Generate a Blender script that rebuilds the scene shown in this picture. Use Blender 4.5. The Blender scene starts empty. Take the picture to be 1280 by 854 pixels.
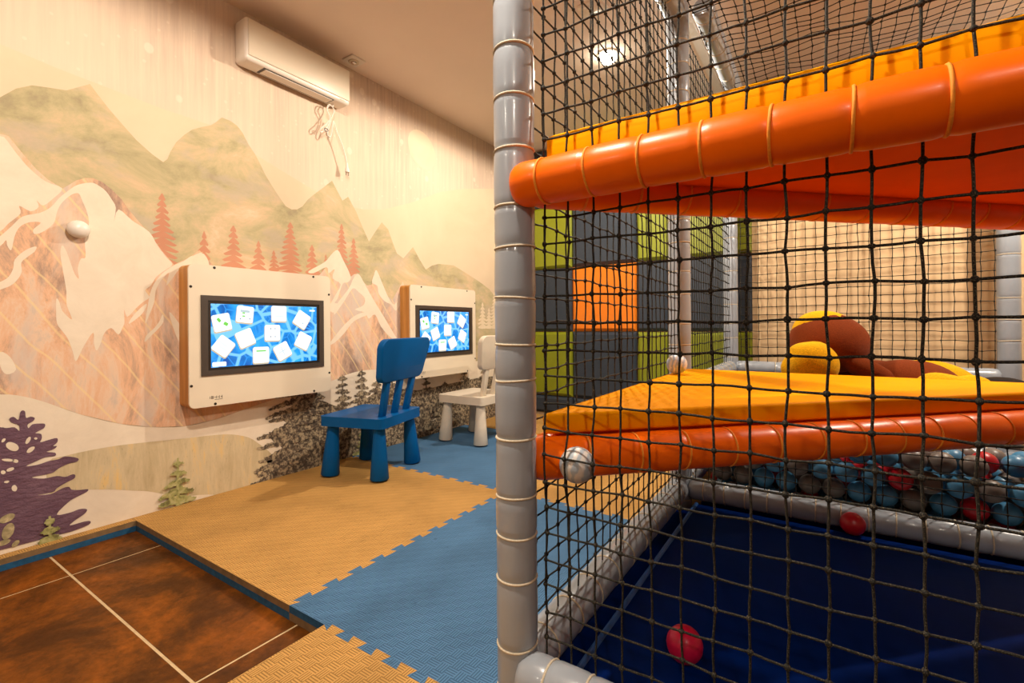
import bpy, bmesh, math, random
from mathutils import Vector, Matrix, noise
random.seed(7)
PI = math.pi
C = bpy.context.scene.collection
scene = bpy.context.scene

# ------------------------------------------------------------------ camera
EYE = 0.77
cam_d = bpy.data.cameras.new('camera')
cam = bpy.data.objects.new('camera', cam_d)
C.objects.link(cam)
cam_d.sensor_width = 36.0
cam_d.lens = 592.0 / 1280.0 * 36.0
cam_d.shift_y = -19.0 / 1280.0
cam_d.clip_start = 0.02
cam.matrix_world = (Matrix.Translation((0, 0, EYE)) @ Matrix.Rotation(math.radians(33.4), 4, 'Z')
                    @ Matrix.Rotation(PI / 2, 4, 'X') @ Matrix.Rotation(math.radians(-0.4), 4, 'Z'))
scene.camera = cam

# ------------------------------------------------------------------ view, world, ceiling lamps
vs = scene.view_settings
vs.view_transform = 'Standard'
vs.look = 'None'
vs.gamma = 1.0
vs.use_curve_mapping = False
vs.exposure = 0.0
world = bpy.data.worlds.new('world')
scene.world = world
world.use_nodes = True
world.node_tree.nodes['Background'].inputs[0].default_value = (1.0, 0.86, 0.68, 1)
world.node_tree.nodes['Background'].inputs[1].default_value = 0.3
WARM = (1.0, 0.87, 0.72)
CEIL = 2.24
LAMPS = [(-0.62, 0.45, 120.0), (-0.97, 2.43, 116.0), (-1.1, -1.5, 22.0), (0.75, -1.05, 52.0), (1.05, 2.62, 130.0)]  # those behind the camera are unseen, added as fill light
for (lx, ly, le) in LAMPS:
    ld = bpy.data.lights.new('lamp_light', 'SPOT')
    ld.energy = le
    ld.color = WARM
    ld.spot_size = PI
    ld.spot_blend = 0.15
    ld.shadow_soft_size = 0.03
    lo = bpy.data.objects.new('lamp_light', ld)
    lo.location = (lx, ly, CEIL - 0.07)
    C.objects.link(lo)

# ------------------------------------------------------------------ helpers
class G:
    """collects shapes in world coordinates; build() makes ONE mesh object of them"""
    def __init__(self):
        self.v, self.f = [], []
    def add(self, vs_, fs_):
        n = len(self.v)
        self.v += [tuple(p) for p in vs_]
        self.f += [tuple(i + n for i in f) for f in fs_]
        return self
    def box(self, x0, x1, y0, y1, z0, z1):
        vs_ = [(x, y, z) for x in (x0, x1) for y in (y0, y1) for z in (z0, z1)]
        return self.add(vs_, [(0, 1, 3, 2), (4, 6, 7, 5), (0, 4, 5, 1), (2, 3, 7, 6), (0, 2, 6, 4), (1, 5, 7, 3)])
    def rbox(self, x0, x1, y0, y1, z0, z1, b=0.01, seg=3, only=None):
        bm = bmesh.new()
        bmesh.ops.create_cube(bm, size=1.0)
        for v in bm.verts:
            v.co = ((x0 + x1) / 2 + v.co.x * (x1 - x0), (y0 + y1) / 2 + v.co.y * (y1 - y0), (z0 + z1) / 2 + v.co.z * (z1 - z0))
        es = bm.edges[:] if only is None else [e for e in bm.edges if abs((e.verts[0].co - e.verts[1].co).normalized()[only]) > 0.9]
        bmesh.ops.bevel(bm, geom=es, offset=b, segments=seg, affect='EDGES', profile=0.5)
        return self.bm(bm)
    def bm(self, bm, mtx=None):
        bm.verts.ensure_lookup_table()
        bm.verts.index_update()
        vs_ = [(mtx @ v.co if mtx else v.co)[:] for v in bm.verts]
        fs_ = [[v.index for v in f.verts] for f in bm.faces]
        bm.free()
        return self.add(vs_, fs_)
    def tube(self, pts, r, n=6, cap=True, closed=False):
        pts = [Vector(p) for p in pts]
        rs = r if isinstance(r, (list, tuple)) else [r] * len(pts)
        m = len(pts)
        vs_, fs_ = [], []
        d0 = (pts[1] - pts[0]).normalized()
        up = Vector((0, 0, 1)) if abs(d0.z) < 0.9 else Vector((1, 0, 0))
        a = d0.cross(up).normalized()
        for i, p in enumerate(pts):
            if closed:
                d = (pts[(i + 1) % m] - pts[i - 1]).normalized()
            else:
                d = (pts[min(i + 1, m - 1)] - pts[max(i - 1, 0)]).normalized()
            a = (a - d * a.dot(d)).normalized()
            b = d.cross(a)
            for k in range(n):
                w = 2 * PI * k / n
                vs_.append(p + (a * math.cos(w) + b * math.sin(w)) * rs[i])
        for i in range(m if closed else m - 1):
            j = (i + 1) % m
            for k in range(n):
                k2 = (k + 1) % n
                fs_.append((i * n + k, i * n + k2, j * n + k2, j * n + k))
        if cap and not closed:
            fs_.append(tuple(range(n - 1, -1, -1)))
            fs_.append(tuple((m - 1) * n + k for k in range(n)))
        return self.add(vs_, fs_)
    def prism(self, poly, z0, z1):
        """polygon in xy (ccw), extruded z0..z1"""
        n = len(poly)
        vs_ = [(x, y, z0) for x, y in poly] + [(x, y, z1) for x, y in poly]
        fs_ = [tuple(range(n - 1, -1, -1)), tuple(range(n, 2 * n))]
        fs_ += [(i, (i + 1) % n, n + (i + 1) % n, n + i) for i in range(n)]
        return self.add(vs_, fs_)
    def sphere(self, c, r, nu=16, nv=10, sc=(1, 1, 1), rot=None):
        vs_, fs_ = [], []
        R = rot or Matrix.Identity(3)
        c = Vector(c)
        def P(t, p):
            q = Vector((math.sin(t) * math.cos(p) * sc[0], math.sin(t) * math.sin(p) * sc[1], math.cos(t) * sc[2])) * r
            return c + R @ q
        vs_.append(P(0, 0))
        for i in range(1, nv):
            for k in range(nu):
                vs_.append(P(PI * i / nv, 2 * PI * k / nu))
        vs_.append(P(PI, 0))
        for k in range(nu):
            k2 = (k + 1) % nu
            fs_.append((0, 1 + k, 1 + k2))
            for i in range(nv - 2):
                a = 1 + i * nu
                fs_.append((a + k, a + nu + k, a + nu + k2, a + k2))
            fs_.append((1 + (nv - 2) * nu + k, len(vs_) - 1, 1 + (nv - 2) * nu + k2))
        return self.add(vs_, fs_)
    def build(self, name, mat, parent=None, base=None, smooth=False, tri=False):
        if parent is not None:
            b = Vector(parent['_base'])
        else:
            b = Vector(base) if base is not None else Vector((0, 0, 0))
        me = bpy.data.meshes.new(name)
        me.from_pydata([tuple(Vector(p) - b) for p in self.v], [], self.f)
        if tri:
            bm = bmesh.new()
            bm.from_mesh(me)
            bmesh.ops.triangulate(bm, faces=[f for f in bm.faces if len(f.verts) > 4])
            bm.to_mesh(me)
            bm.free()
        me.validate()
        if smooth:
            me.polygons.foreach_set('use_smooth', [True] * len(me.polygons))
            if smooth != 'all':
                me.set_sharp_from_angle(angle=math.radians(smooth if isinstance(smooth, (int, float)) and smooth is not True else 40))
        me.materials.append(mat)
        o = bpy.data.objects.new(name, me)
        C.objects.link(o)
        o['_base'] = tuple(b)
        if parent is not None:
            o.parent = parent
        else:
            o.location = b
        return o

def thing(name, label, cat, base, group=None):
    o = bpy.data.objects.new(name, None)
    o.empty_display_size = 0.1
    C.objects.link(o)
    o.location = base
    o['_base'] = tuple(base)
    return tag(o, label, cat, group)

def tag(o, label, cat, group=None):
    o['label'] = label
    o['category'] = cat
    if group:
        o['group'] = group
    return o

def struct(o):
    o['kind'] = 'structure'
    return o

def smooth_path(pts, n=4, closed=False):
    pts = [Vector(p) for p in pts]
    m = len(pts)
    out = []
    for i in range(m if closed else m - 1):
        if closed:
            p0, p1, p2, p3 = pts[i - 1], pts[i], pts[(i + 1) % m], pts[(i + 2) % m]
        else:
            p0, p1, p2, p3 = pts[max(i - 1, 0)], pts[i], pts[i + 1], pts[min(i + 2, m - 1)]
        for k in range(n):
            t = k / n
            out.append(0.5 * ((2 * p1) + (p2 - p0) * t + (2 * p0 - 5 * p1 + 4 * p2 - p3) * t * t + (3 * p1 - p0 - 3 * p2 + p3) * t ** 3))
    if not closed:
        out.append(pts[-1])
    return out

# ------------------------------------------------------------------ materials
def new_mat(name):
    m = bpy.data.materials.new(name)
    m.use_nodes = True
    nt = m.node_tree
    return m, nt, nt.nodes['Principled BSDF']

def N(nt, kind, **kw):
    n = nt.nodes.new(kind)
    for k, v in kw.items():
        if k.startswith('i_'):
            n.inputs[k[2:].replace('_', ' ')].default_value = v
        else:
            setattr(n, k, v)
    return n

def L(nt, a, b):
    nt.links.new(a, b)

def ramp(nt, fac, stops, interp='LINEAR'):
    r = nt.nodes.new('ShaderNodeValToRGB')
    r.color_ramp.interpolation = interp
    el = r.color_ramp.elements
    while len(el) < len(stops):
        el.new(0.5)
    for e, (p, c) in zip(el, stops):
        e.position = p
        e.color = (c[0], c[1], c[2], 1)
    L(nt, fac, r.inputs[0])
    return r.outputs[0]

def coords(nt, scale=(1, 1, 1), rot=(0, 0, 0), loc=(0, 0, 0)):
    tc = nt.nodes.new('ShaderNodeTexCoord')
    mp = nt.nodes.new('ShaderNodeMapping')
    mp.inputs['Scale'].default_value = scale
    mp.inputs['Rotation'].default_value = rot
    mp.inputs['Location'].default_value = loc
    L(nt, tc.outputs['Object'], mp.inputs[0])
    return mp.outputs[0]

def noise_n(nt, vec, scale, detail=4, rough=0.55, dist=0.0):
    n = N(nt, 'ShaderNodeTexNoise')
    n.inputs['Scale'].default_value = scale
    n.inputs['Detail'].default_value = detail
    n.inputs['Roughness'].default_value = rough
    n.inputs['Distortion'].default_value = dist
    L(nt, vec, n.inputs['Vector'])
    return n.outputs['Fac']

def mixc(nt, fac, a, b, blend='MIX'):
    m = nt.nodes.new('ShaderNodeMix')
    m.data_type = 'RGBA'
    m.blend_type = blend
    for s, x in ((m.inputs[0], fac), (m.inputs[6], a), (m.inputs[7], b)):
        if hasattr(x, 'is_linked'):
            L(nt, x, s)
        elif isinstance(x, (int, float)):
            s.default_value = x
        else:
            s.default_value = (x[0], x[1], x[2], 1)
    return m.outputs[2]

def bump(nt, bsdf, h, strength=0.2, dist=0.002):
    b = nt.nodes.new('ShaderNodeBump')
    b.inputs['Strength'].default_value = strength
    b.inputs['Distance'].default_value = dist
    L(nt, h, b.inputs['Height'])
    L(nt, b.outputs[0], bsdf.inputs['Normal'])

def math_n(nt, op, a, b=None):
    m = nt.nodes.new('ShaderNodeMath')
    m.operation = op
    for s, x in ((m.inputs[0], a), (m.inputs[1], b)):
        if x is None:
            continue
        if hasattr(x, 'is_linked'):
            L(nt, x, s)
        else:
            s.default_value = x
    return m.outputs[0]

def plain(name, col, rough=0.5, var=0.06, scale=30, coat=0.0, bmp=0.0, spec=0.5, metal=0.0):
    m, nt, b = new_mat(name)
    vec = coords(nt)
    n = noise_n(nt, vec, scale)
    c = ramp(nt, n, [(0.3, [x * (1 - var) for x in col]), (0.7, [min(1, x * (1 + var)) for x in col])])
    L(nt, c, b.inputs['Base Color'])
    b.inputs['Roughness'].default_value = rough
    b.inputs['Coat Weight'].default_value = coat
    b.inputs['Coat Roughness'].default_value = 0.12
    b.inputs['Specular IOR Level'].default_value = spec
    b.inputs['Metallic'].default_value = metal
    if bmp:
        bump(nt, b, noise_n(nt, vec, scale * 6), bmp)
    return m

def weave(name, col, dark):
    """basket-weave embossed foam: blocks of parallel ribs that alternate in direction"""
    m, nt, b = new_mat(name)
    tc = nt.nodes.new('ShaderNodeTexCoord')
    sep = nt.nodes.new('ShaderNodeSeparateXYZ')
    L(nt, tc.outputs['Object'], sep.inputs[0])
    blk = 0.025
    bx = math_n(nt, 'FLOOR', math_n(nt, 'DIVIDE', sep.outputs[0], blk))
    by = math_n(nt, 'FLOOR', math_n(nt, 'DIVIDE', sep.outputs[1], blk))
    par = math_n(nt, 'PINGPONG', math_n(nt, 'ADD', bx, by), 1.0)
    k = 2 * PI * 4 / blk
    sx = math_n(nt, 'SINE', math_n(nt, 'MULTIPLY', sep.outputs[0], k))
    sy = math_n(nt, 'SINE', math_n(nt, 'MULTIPLY', sep.outputs[1], k))
    mx = nt.nodes.new('ShaderNodeMix')
    mx.data_type = 'FLOAT'
    L(nt, par, mx.inputs[0]); L(nt, sx, mx.inputs[2]); L(nt, sy, mx.inputs[3])
    rib = mx.outputs[0]
    vec = coords(nt)
    wear = noise_n(nt, vec, 5.0, 6, 0.6)
    base = ramp(nt, wear, [(0.3, [x * 0.80 for x in col]), (0.5, col), (0.72, [min(1, x * 1.14) for x in col])])
    ribf = math_n(nt, 'MULTIPLY', math_n(nt, 'LESS_THAN', rib, -0.3), 0.75)
    c2 = mixc(nt, ribf, base, dark)
    spots = noise_n(nt, vec, 28.0, 3, 0.5)
    c3 = mixc(nt, ramp(nt, spots, [(0.70, (0, 0, 0)), (0.76, (0.55, 0.55, 0.55))]), c2, dark)
    L(nt, c3, b.inputs['Base Color'])
    b.inputs['Roughness'].default_value = 0.75
    b.inputs['Specular IOR Level'].default_value = 0.25
    bump(nt, b, rib, 0.35, 0.0015)
    return m

def vinyl(name, col, rough=0.32, var=0.05, coat=0.06, spec=0.35):
    m, nt, b = new_mat(name)
    vec = coords(nt)
    n = noise_n(nt, vec, 9.0, 4)
    c = ramp(nt, n, [(0.3, [x * (1 - var) for x in col]), (0.7, [min(1, x * (1 + var)) for x in col])])
    L(nt, c, b.inputs['Base Color'])
    b.inputs['Roughness'].default_value = rough
    b.inputs['Coat Weight'].default_value = coat
    b.inputs['Coat Roughness'].default_value = 0.12
    b.inputs['Specular IOR Level'].default_value = spec
    bump(nt, b, noise_n(nt, vec, 22.0, 2), 0.10, 0.004)
    return m

M = {}
M['post'] = vinyl('grey_vinyl', (0.34, 0.38, 0.43), 0.3, 0.05, 0.35, 0.5)
M['orange'] = vinyl('orange_vinyl', (0.92, 0.150, 0.0), 0.34, 0.05, 0.03, 0.25)
M['amber'] = vinyl('amber_vinyl', (0.98, 0.38, 0.0), 0.55, 0.04, 0.0, 0.03)
M['orange_board'] = vinyl('deep_orange_board', (0.85, 0.10, 0.0), 0.6, 0.05, 0.0, 0.05)
M['blue_pad'] = vinyl('blue_vinyl', (0.0, 0.015, 0.135), 0.5, 0.05, 0.0, 0.03)
M['blue_lit_strip'] = vinyl('lit_blue_vinyl', (0.03, 0.11, 0.36), 0.4)  # lighter blue stands in for light falling on the pad
M['cord'] = plain('tie_cord', (0.62, 0.54, 0.40), 0.8, 0.15, 300)
M['cord_orange'] = plain('orange_cord', (0.86, 0.30, 0.02), 0.7, 0.1, 300)
M['tan_mat'] = weave('tan_foam', (0.55, 0.305, 0.088), (0.18, 0.09, 0.02))
M['blue_mat'] = weave('blue_foam', (0.075, 0.185, 0.34), (0.02, 0.06, 0.13))
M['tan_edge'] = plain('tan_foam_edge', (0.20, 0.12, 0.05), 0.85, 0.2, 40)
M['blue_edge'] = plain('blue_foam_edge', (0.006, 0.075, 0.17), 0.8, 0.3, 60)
M['chair_blue'] = plain('blue_plastic', (0.0, 0.085, 0.28), 0.42, 0.03, 20, spec=0.15)
M['chair_white'] = plain('cream_plastic', (0.66, 0.58, 0.46), 0.45, 0.03, 20, spec=0.4)
M['rubber'] = plain('dark_rubber', (0.02, 0.02, 0.025), 0.8)
M['white'] = plain('white_plastic', (0.80, 0.73, 0.64), 0.35, 0.02, 10)
M['white_panel'] = plain('white_laminate', (0.74, 0.64, 0.49), 0.4, 0.02, 6)
M['black'] = plain('black_plastic', (0.02, 0.018, 0.016), 0.3)
M['bezel'] = plain('dark_bezel', (0.055, 0.04, 0.03), 0.45)
M['steel'] = plain('dark_steel', (0.05, 0.04, 0.03), 0.35, metal=0.6)
M['chrome'] = plain('plug_metal', (0.6, 0.58, 0.55), 0.25, metal=1.0)
M['ceiling'] = plain('ceiling_paint', (0.85, 0.73, 0.63), 0.9, 0.03, 2)
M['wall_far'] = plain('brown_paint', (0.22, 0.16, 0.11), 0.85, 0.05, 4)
M['wall'] = plain('beige_paint', (0.74, 0.52, 0.29), 0.85, 0.05, 4)
M['grout'] = plain('sand_grout', (0.55, 0.40, 0.22), 0.9, 0.12, 60)
M['p_green'] = plain('green_leatherette', (0.19, 0.21, 0.002), 0.5, 0.04, 30, bmp=0.05)
M['p_grey'] = plain('slate_leatherette', (0.020, 0.030, 0.045), 0.55, 0.06, 30, bmp=0.05)
M['p_orange'] = plain('orange_leatherette', (0.68, 0.17, 0.0), 0.5, 0.04, 30, bmp=0.05)
M['balls'] = {
    'blue': plain('ball_blue', (0.06, 0.22, 0.40), 0.35, 0.03, 8),
    'red': plain('ball_red', (0.45, 0.006, 0.015), 0.35, 0.03, 8),
    'grey': plain('ball_grey', (0.16, 0.135, 0.12), 0.4, 0.05, 8),
    'pink': plain('ball_pink', (0.62, 0.006, 0.06), 0.35, 0.03, 8)}

def wood(name):
    m, nt, b = new_mat(name)
    vec = coords(nt, (14, 14, 1.2))
    n = noise_n(nt, vec, 3.0, 5, 0.6, 0.4)
    L(nt, ramp(nt, n, [(0.3, (0.42, 0.17, 0.03)), (0.7, (0.66, 0.31, 0.07))]), b.inputs['Base Color'])
    b.inputs['Roughness'].default_value = 0.45
    return m
M['wood'] = wood('birch_edge')

def marble(name, a, bcol):
    m, nt, b = new_mat(name)
    w = N(nt, 'ShaderNodeTexWave', wave_type='BANDS')
    w.inputs['Scale'].default_value = 16
    w.inputs['Distortion'].default_value = 9
    w.inputs['Detail'].default_value = 3
    w.inputs['Detail Scale'].default_value = 1.5
    L(nt, coords(nt), w.inputs['Vector'])
    L(nt, ramp(nt, w.outputs['Fac'], [(0.35, a), (0.75, bcol)]), b.inputs['Base Color'])
    b.inputs['Roughness'].default_value = 0.4
    return m
M['balls']['marble'] = marble('ball_marble', (0.58, 0.54, 0.50), (0.34, 0.40, 0.46))
M['balls']['marble_blue'] = marble('ball_marble_blue', (0.80, 0.78, 0.76), (0.42, 0.54, 0.74))

def tile_mat():
    m, nt, b = new_mat('rust_tile')
    vec = coords(nt)
    n1 = noise_n(nt, vec, 3.4, 14, 0.74, 0.25)
    n2 = noise_n(nt, vec, 40, 9, 0.8)
    c = ramp(nt, n1, [(0.32, (0.035, 0.011, 0.001)), (0.45, (0.085, 0.026, 0.002)), (0.55, (0.19, 0.054, 0.003)), (0.68, (0.36, 0.098, 0.006))])
    c = mixc(nt, ramp(nt, n2, [(0.42, (0, 0, 0)), (0.75, (0.6, 0.6, 0.6))]), c, (0.05, 0.020, 0.004))
    b.inputs['Specular IOR Level'].default_value = 0.15
    L(nt, c, b.inputs['Base Color'])
    L(nt, ramp(nt, n2, [(0.3, (0.32,) * 3), (0.7, (0.6,) * 3)]), b.inputs['Roughness'])
    bump(nt, b, n2, 0.15, 0.002)
    return m
M['tile'] = tile_mat()

def rope_mat():
    m, nt, b = new_mat('net_rope')
    vec = coords(nt)
    n = noise_n(nt, vec, 700, 2, 0.6)
    L(nt, ramp(nt, n, [(0.42, (0.007, 0.008, 0.008)), (0.56, (0.028, 0.027, 0.022)), (0.70, (0.16, 0.132, 0.085))]), b.inputs['Base Color'])  # tan glints of lit fibres painted into the dark rope colour
    b.inputs['Roughness'].default_value = 0.75
    b.inputs['Specular IOR Level'].default_value = 0.2
    bump(nt, b, n, 0.4, 0.001)
    return m
M['rope'] = rope_mat()

def plush_mat(name, col):
    m, nt, b = new_mat(name)
    vec = coords(nt)
    n = noise_n(nt, vec, 220, 3, 0.7)
    L(nt, ramp(nt, n, [(0.3, [x * 0.7 for x in col]), (0.7, [min(1, x * 1.25) for x in col])]), b.inputs['Base Color'])
    b.inputs['Roughness'].default_value = 0.95
    b.inputs['Sheen Weight'].default_value = 0.05
    b.inputs['Specular IOR Level'].default_value = 0.1
    bump(nt, b, n, 0.5, 0.003)
    return m
M['plush_brown'] = plush_mat('brown_plush', (0.20, 0.036, 0.006))
M['plush_yellow'] = plush_mat('yellow_plush', (0.80, 0.42, 0.006))
M['plush_black'] = plush_mat('black_plush', (0.02, 0.015, 0.012))

def emit(name, col, s):
    m, nt, b = new_mat(name)
    b.inputs['Base Color'].default_value = (0.02, 0.02, 0.02, 1)
    n = noise_n(nt, coords(nt), 20, 2)
    L(nt, ramp(nt, n, [(0.3, [x * 0.96 for x in col]), (0.7, col)]), b.inputs['Emission Color'])
    b.inputs['Emission Strength'].default_value = s
    b.inputs['Roughness'].default_value = 0.3
    return m
M['bulb'] = emit('lamp_glow', (1.0, 0.90, 0.70), 40.0)
M['card'] = emit('screen_card', (0.93, 0.97, 1.0), 1.25)
M['card_edge'] = emit('screen_card_edge', (0.80, 0.66, 0.42), 0.9)
M['card_mark'] = emit('screen_mark', (0.62, 0.78, 0.84), 0.9)
M['card_green'] = emit('screen_green', (0.22, 0.85, 0.10), 0.9)
M['card_dark'] = emit('screen_dark', (0.25, 0.32, 0.42), 0.7)

def screen_mat():
    m, nt, b = new_mat('screen_glow')
    b.inputs['Base Color'].default_value = (0.01, 0.01, 0.02, 1)
    b.inputs['Roughness'].default_value = 0.15
    vec = coords(nt, (1, 1, 1))
    v = N(nt, 'ShaderNodeTexVoronoi', feature='DISTANCE_TO_EDGE')
    v.inputs['Scale'].default_value = 13
    L(nt, vec, v.inputs['Vector'])
    v2 = N(nt, 'ShaderNodeTexVoronoi', feature='DISTANCE_TO_EDGE')
    v2.inputs['Scale'].default_value = 22
    L(nt, coords(nt, (1, 1, 1), (0.4, 0, 0), (3, 1, 2)), v2.inputs['Vector'])
    n = noise_n(nt, vec, 9, 2)
    base = ramp(nt, n, [(0.3, (0.0, 0.07, 0.32)), (0.5, (0.0, 0.20, 0.60)), (0.7, (0.03, 0.38, 0.80))])
    c = mixc(nt, ramp(nt, v2.outputs[0], [(0.03, (0.8,) * 3), (0.06, (0, 0, 0))]), base, (0.02, 0.26, 0.68))
    c = mixc(nt, ramp(nt, v.outputs[0], [(0.05, (1, 1, 1)), (0.09, (0, 0, 0))]), c, (0.16, 0.48, 0.88))
    L(nt, c, b.inputs['Emission Color'])
    b.inputs['Emission Strength'].default_value = 1.5
    return m
M['screen'] = screen_mat()

# mural print
def sky_mat():
    m, nt, b = new_mat('mural_sky')
    tc = nt.nodes.new('ShaderNodeTexCoord')
    sep = nt.nodes.new('ShaderNodeSeparateXYZ')
    L(nt, tc.outputs['Object'], sep.inputs[0])
    st = noise_n(nt, coords(nt, (1, 30, 1.1)), 1.6, 6, 0.7)
    big = noise_n(nt, coords(nt), 1.1, 3, 0.5)
    hi = N(nt, 'ShaderNodeMapRange')
    hi.inputs['From Min'].default_value = 1.2
    hi.inputs['From Max'].default_value = 2.35
    L(nt, sep.outputs[2], hi.inputs['Value'])
    f = math_n(nt, 'MULTIPLY', hi.outputs[0], ramp(nt, st, [(0.32, (0.15,) * 3), (0.66, (1, 1, 1))]))
    f = math_n(nt, 'MULTIPLY', f, ramp(nt, big, [(0.35, (0.35,) * 3), (0.6, (1, 1, 1))]))
    c = mixc(nt, f, (0.74, 0.59, 0.44), (0.42, 0.285, 0.23))
    vo = N(nt, 'ShaderNodeTexVoronoi')
    vo.inputs['Scale'].default_value = 9.0
    L(nt, coords(nt, (1, 1.0, 0.8)), vo.inputs['Vector'])
    c = mixc(nt, ramp(nt, vo.outputs['Distance'], [(0.13, (0.5,) * 3), (0.17, (0, 0, 0))]), c, (0.80, 0.68, 0.54))
    vo2 = N(nt, 'ShaderNodeTexVoronoi')
    vo2.inputs['Scale'].default_value = 21.0
    L(nt, coords(nt, (1, 1, 1)), vo2.inputs['Vector'])
    c = mixc(nt, ramp(nt, vo2.outputs['Distance'], [(0.11, (0.35,) * 3), (0.15, (0, 0, 0))]), c, (0.80, 0.68, 0.54))
    L(nt, c, b.inputs['Base Color'])
    b.inputs['Roughness'].default_value = 0.85
    b.inputs['Specular IOR Level'].default_value = 0.2
    return m

def print_mat(name, stops, scale, detail=6, rough=0.6, dist=0.5, cs=(1, 1, 1), rot=(0, 0, 0), bmp=0.0, lines=None, second=None):
    m, nt, b = new_mat(name)
    vec = coords(nt, cs, rot)
    n = noise_n(nt, vec, scale, detail, rough, dist)
    c = ramp(nt, n, stops)
    if second:
        n2 = noise_n(nt, coords(nt, cs, rot, (5, 3, 1)), second[0], 5, 0.6, 0.3)
        c = mixc(nt, ramp(nt, n2, [(second[2], (0, 0, 0)), (second[2] + 0.12, (second[3],) * 3)]), c, second[1])
    if lines:
        w = N(nt, 'ShaderNodeTexWave', wave_type='BANDS', bands_direction='Y')
        w.inputs['Scale'].default_value = lines[0]
        w.inputs['Distortion'].default_value = lines[3]
        w.inputs['Detail'].default_value = 3
        w.inputs['Detail Scale'].default_value = 1.0
        L(nt, coords(nt, (1, 1, 1), lines[1]), w.inputs['Vector'])
        c = mixc(nt, ramp(nt, w.outputs['Fac'], [(0.965, (0, 0, 0)), (0.998, (0.6,) * 3)]), c, lines[2])
    L(nt, c, b.inputs['Base Color'])
    b.inputs['Roughness'].default_value = 0.85
    b.inputs['Specular IOR Level'].default_value = 0.2
    if bmp:
        bump(nt, b, noise_n(nt, coords(nt, (1, 1, 2)), 45, 5), bmp, 0.006)
    return m
M['sky'] = sky_mat()
M['m_slope'] = print_mat('mural_slope', [(0.3, (0.66, 0.51, 0.345)), (0.7, (0.73, 0.585, 0.41))], 2.0)
M['m_moon'] = print_mat('mural_moon', [(0.3, (0.70, 0.57, 0.40)), (0.7, (0.75, 0.62, 0.45))], 6.0)
M['m_far'] = print_mat('mural_far_mountain', [(0.30, (0.30, 0.24, 0.16)), (0.42, (0.43, 0.37, 0.21)), (0.50, (0.52, 0.43, 0.25)), (0.58, (0.62, 0.46, 0.28)), (0.70, (0.72, 0.57, 0.40))], 3.0, 12, 0.72, 0.5, (1, 1, 1.8), second=(4.0, (0.50, 0.41, 0.31), 0.52, 0.6))
M['m_near'] = print_mat('mural_near_mountain', [(0.32, (0.25, 0.16, 0.13)), (0.42, (0.50, 0.33, 0.23)), (0.49, (0.74, 0.44, 0.27)), (0.56, (0.76, 0.54, 0.38)), (0.70, (0.50, 0.43, 0.38))], 5.0, 12, 0.74, 0.4, (1, 1.4, 0.5), (-0.65, 0, 0), lines=(4.2, (-0.62, 0, 0), (0.82, 0.62, 0.32), 1.6), second=(3.5, (0.60, 0.51, 0.44), 0.52, 0.7))
M['m_snow'] = print_mat('mural_snow', [(0.3, (0.72, 0.61, 0.47)), (0.7, (0.82, 0.71, 0.56))], 9.0, 10, 0.75)
M['m_meadow'] = print_mat('mural_meadow', [(0.35, (0.48, 0.38, 0.22)), (0.55, (0.62, 0.50, 0.31)), (0.72, (0.80, 0.52, 0.16))], 3.5, 8, 0.7, 0.4, (1, 5, 1), second=(40, (0.32, 0.25, 0.15), 0.62, 0.7))
M['m_salmon'] = print_mat('mural_salmon', [(0.3, (0.53, 0.235, 0.14)), (0.7, (0.58, 0.29, 0.175))], 4.0)
M['m_purple'] = print_mat('mural_purple', [(0.3, (0.125, 0.065, 0.095)), (0.7, (0.185, 0.105, 0.14))], 14.0, bmp=0.9)
M['m_green'] = print_mat('mural_green', [(0.38, (0.16, 0.15, 0.055)), (0.5, (0.34, 0.33, 0.12)), (0.62, (0.46, 0.42, 0.20))], 40.0)
M['m_dark'] = print_mat('mural_dark_wood', [(0.42, (0.075, 0.056, 0.042)), (0.5, (0.17, 0.13, 0.09)), (0.59, (0.42, 0.33, 0.21))], 60.0, 4, 0.7, 0.0)
M['m_pale'] = print_mat('mural_pale_tree', [(0.3, (0.72, 0.58, 0.40)), (0.7, (0.80, 0.66, 0.46))], 14.0)
M['m_bank'] = print_mat('mural_bank', [(0.4, (0.30, 0.25, 0.13)), (0.55, (0.44, 0.36, 0.20)), (0.65, (0.62, 0.50, 0.30))], 45.0)

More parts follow.
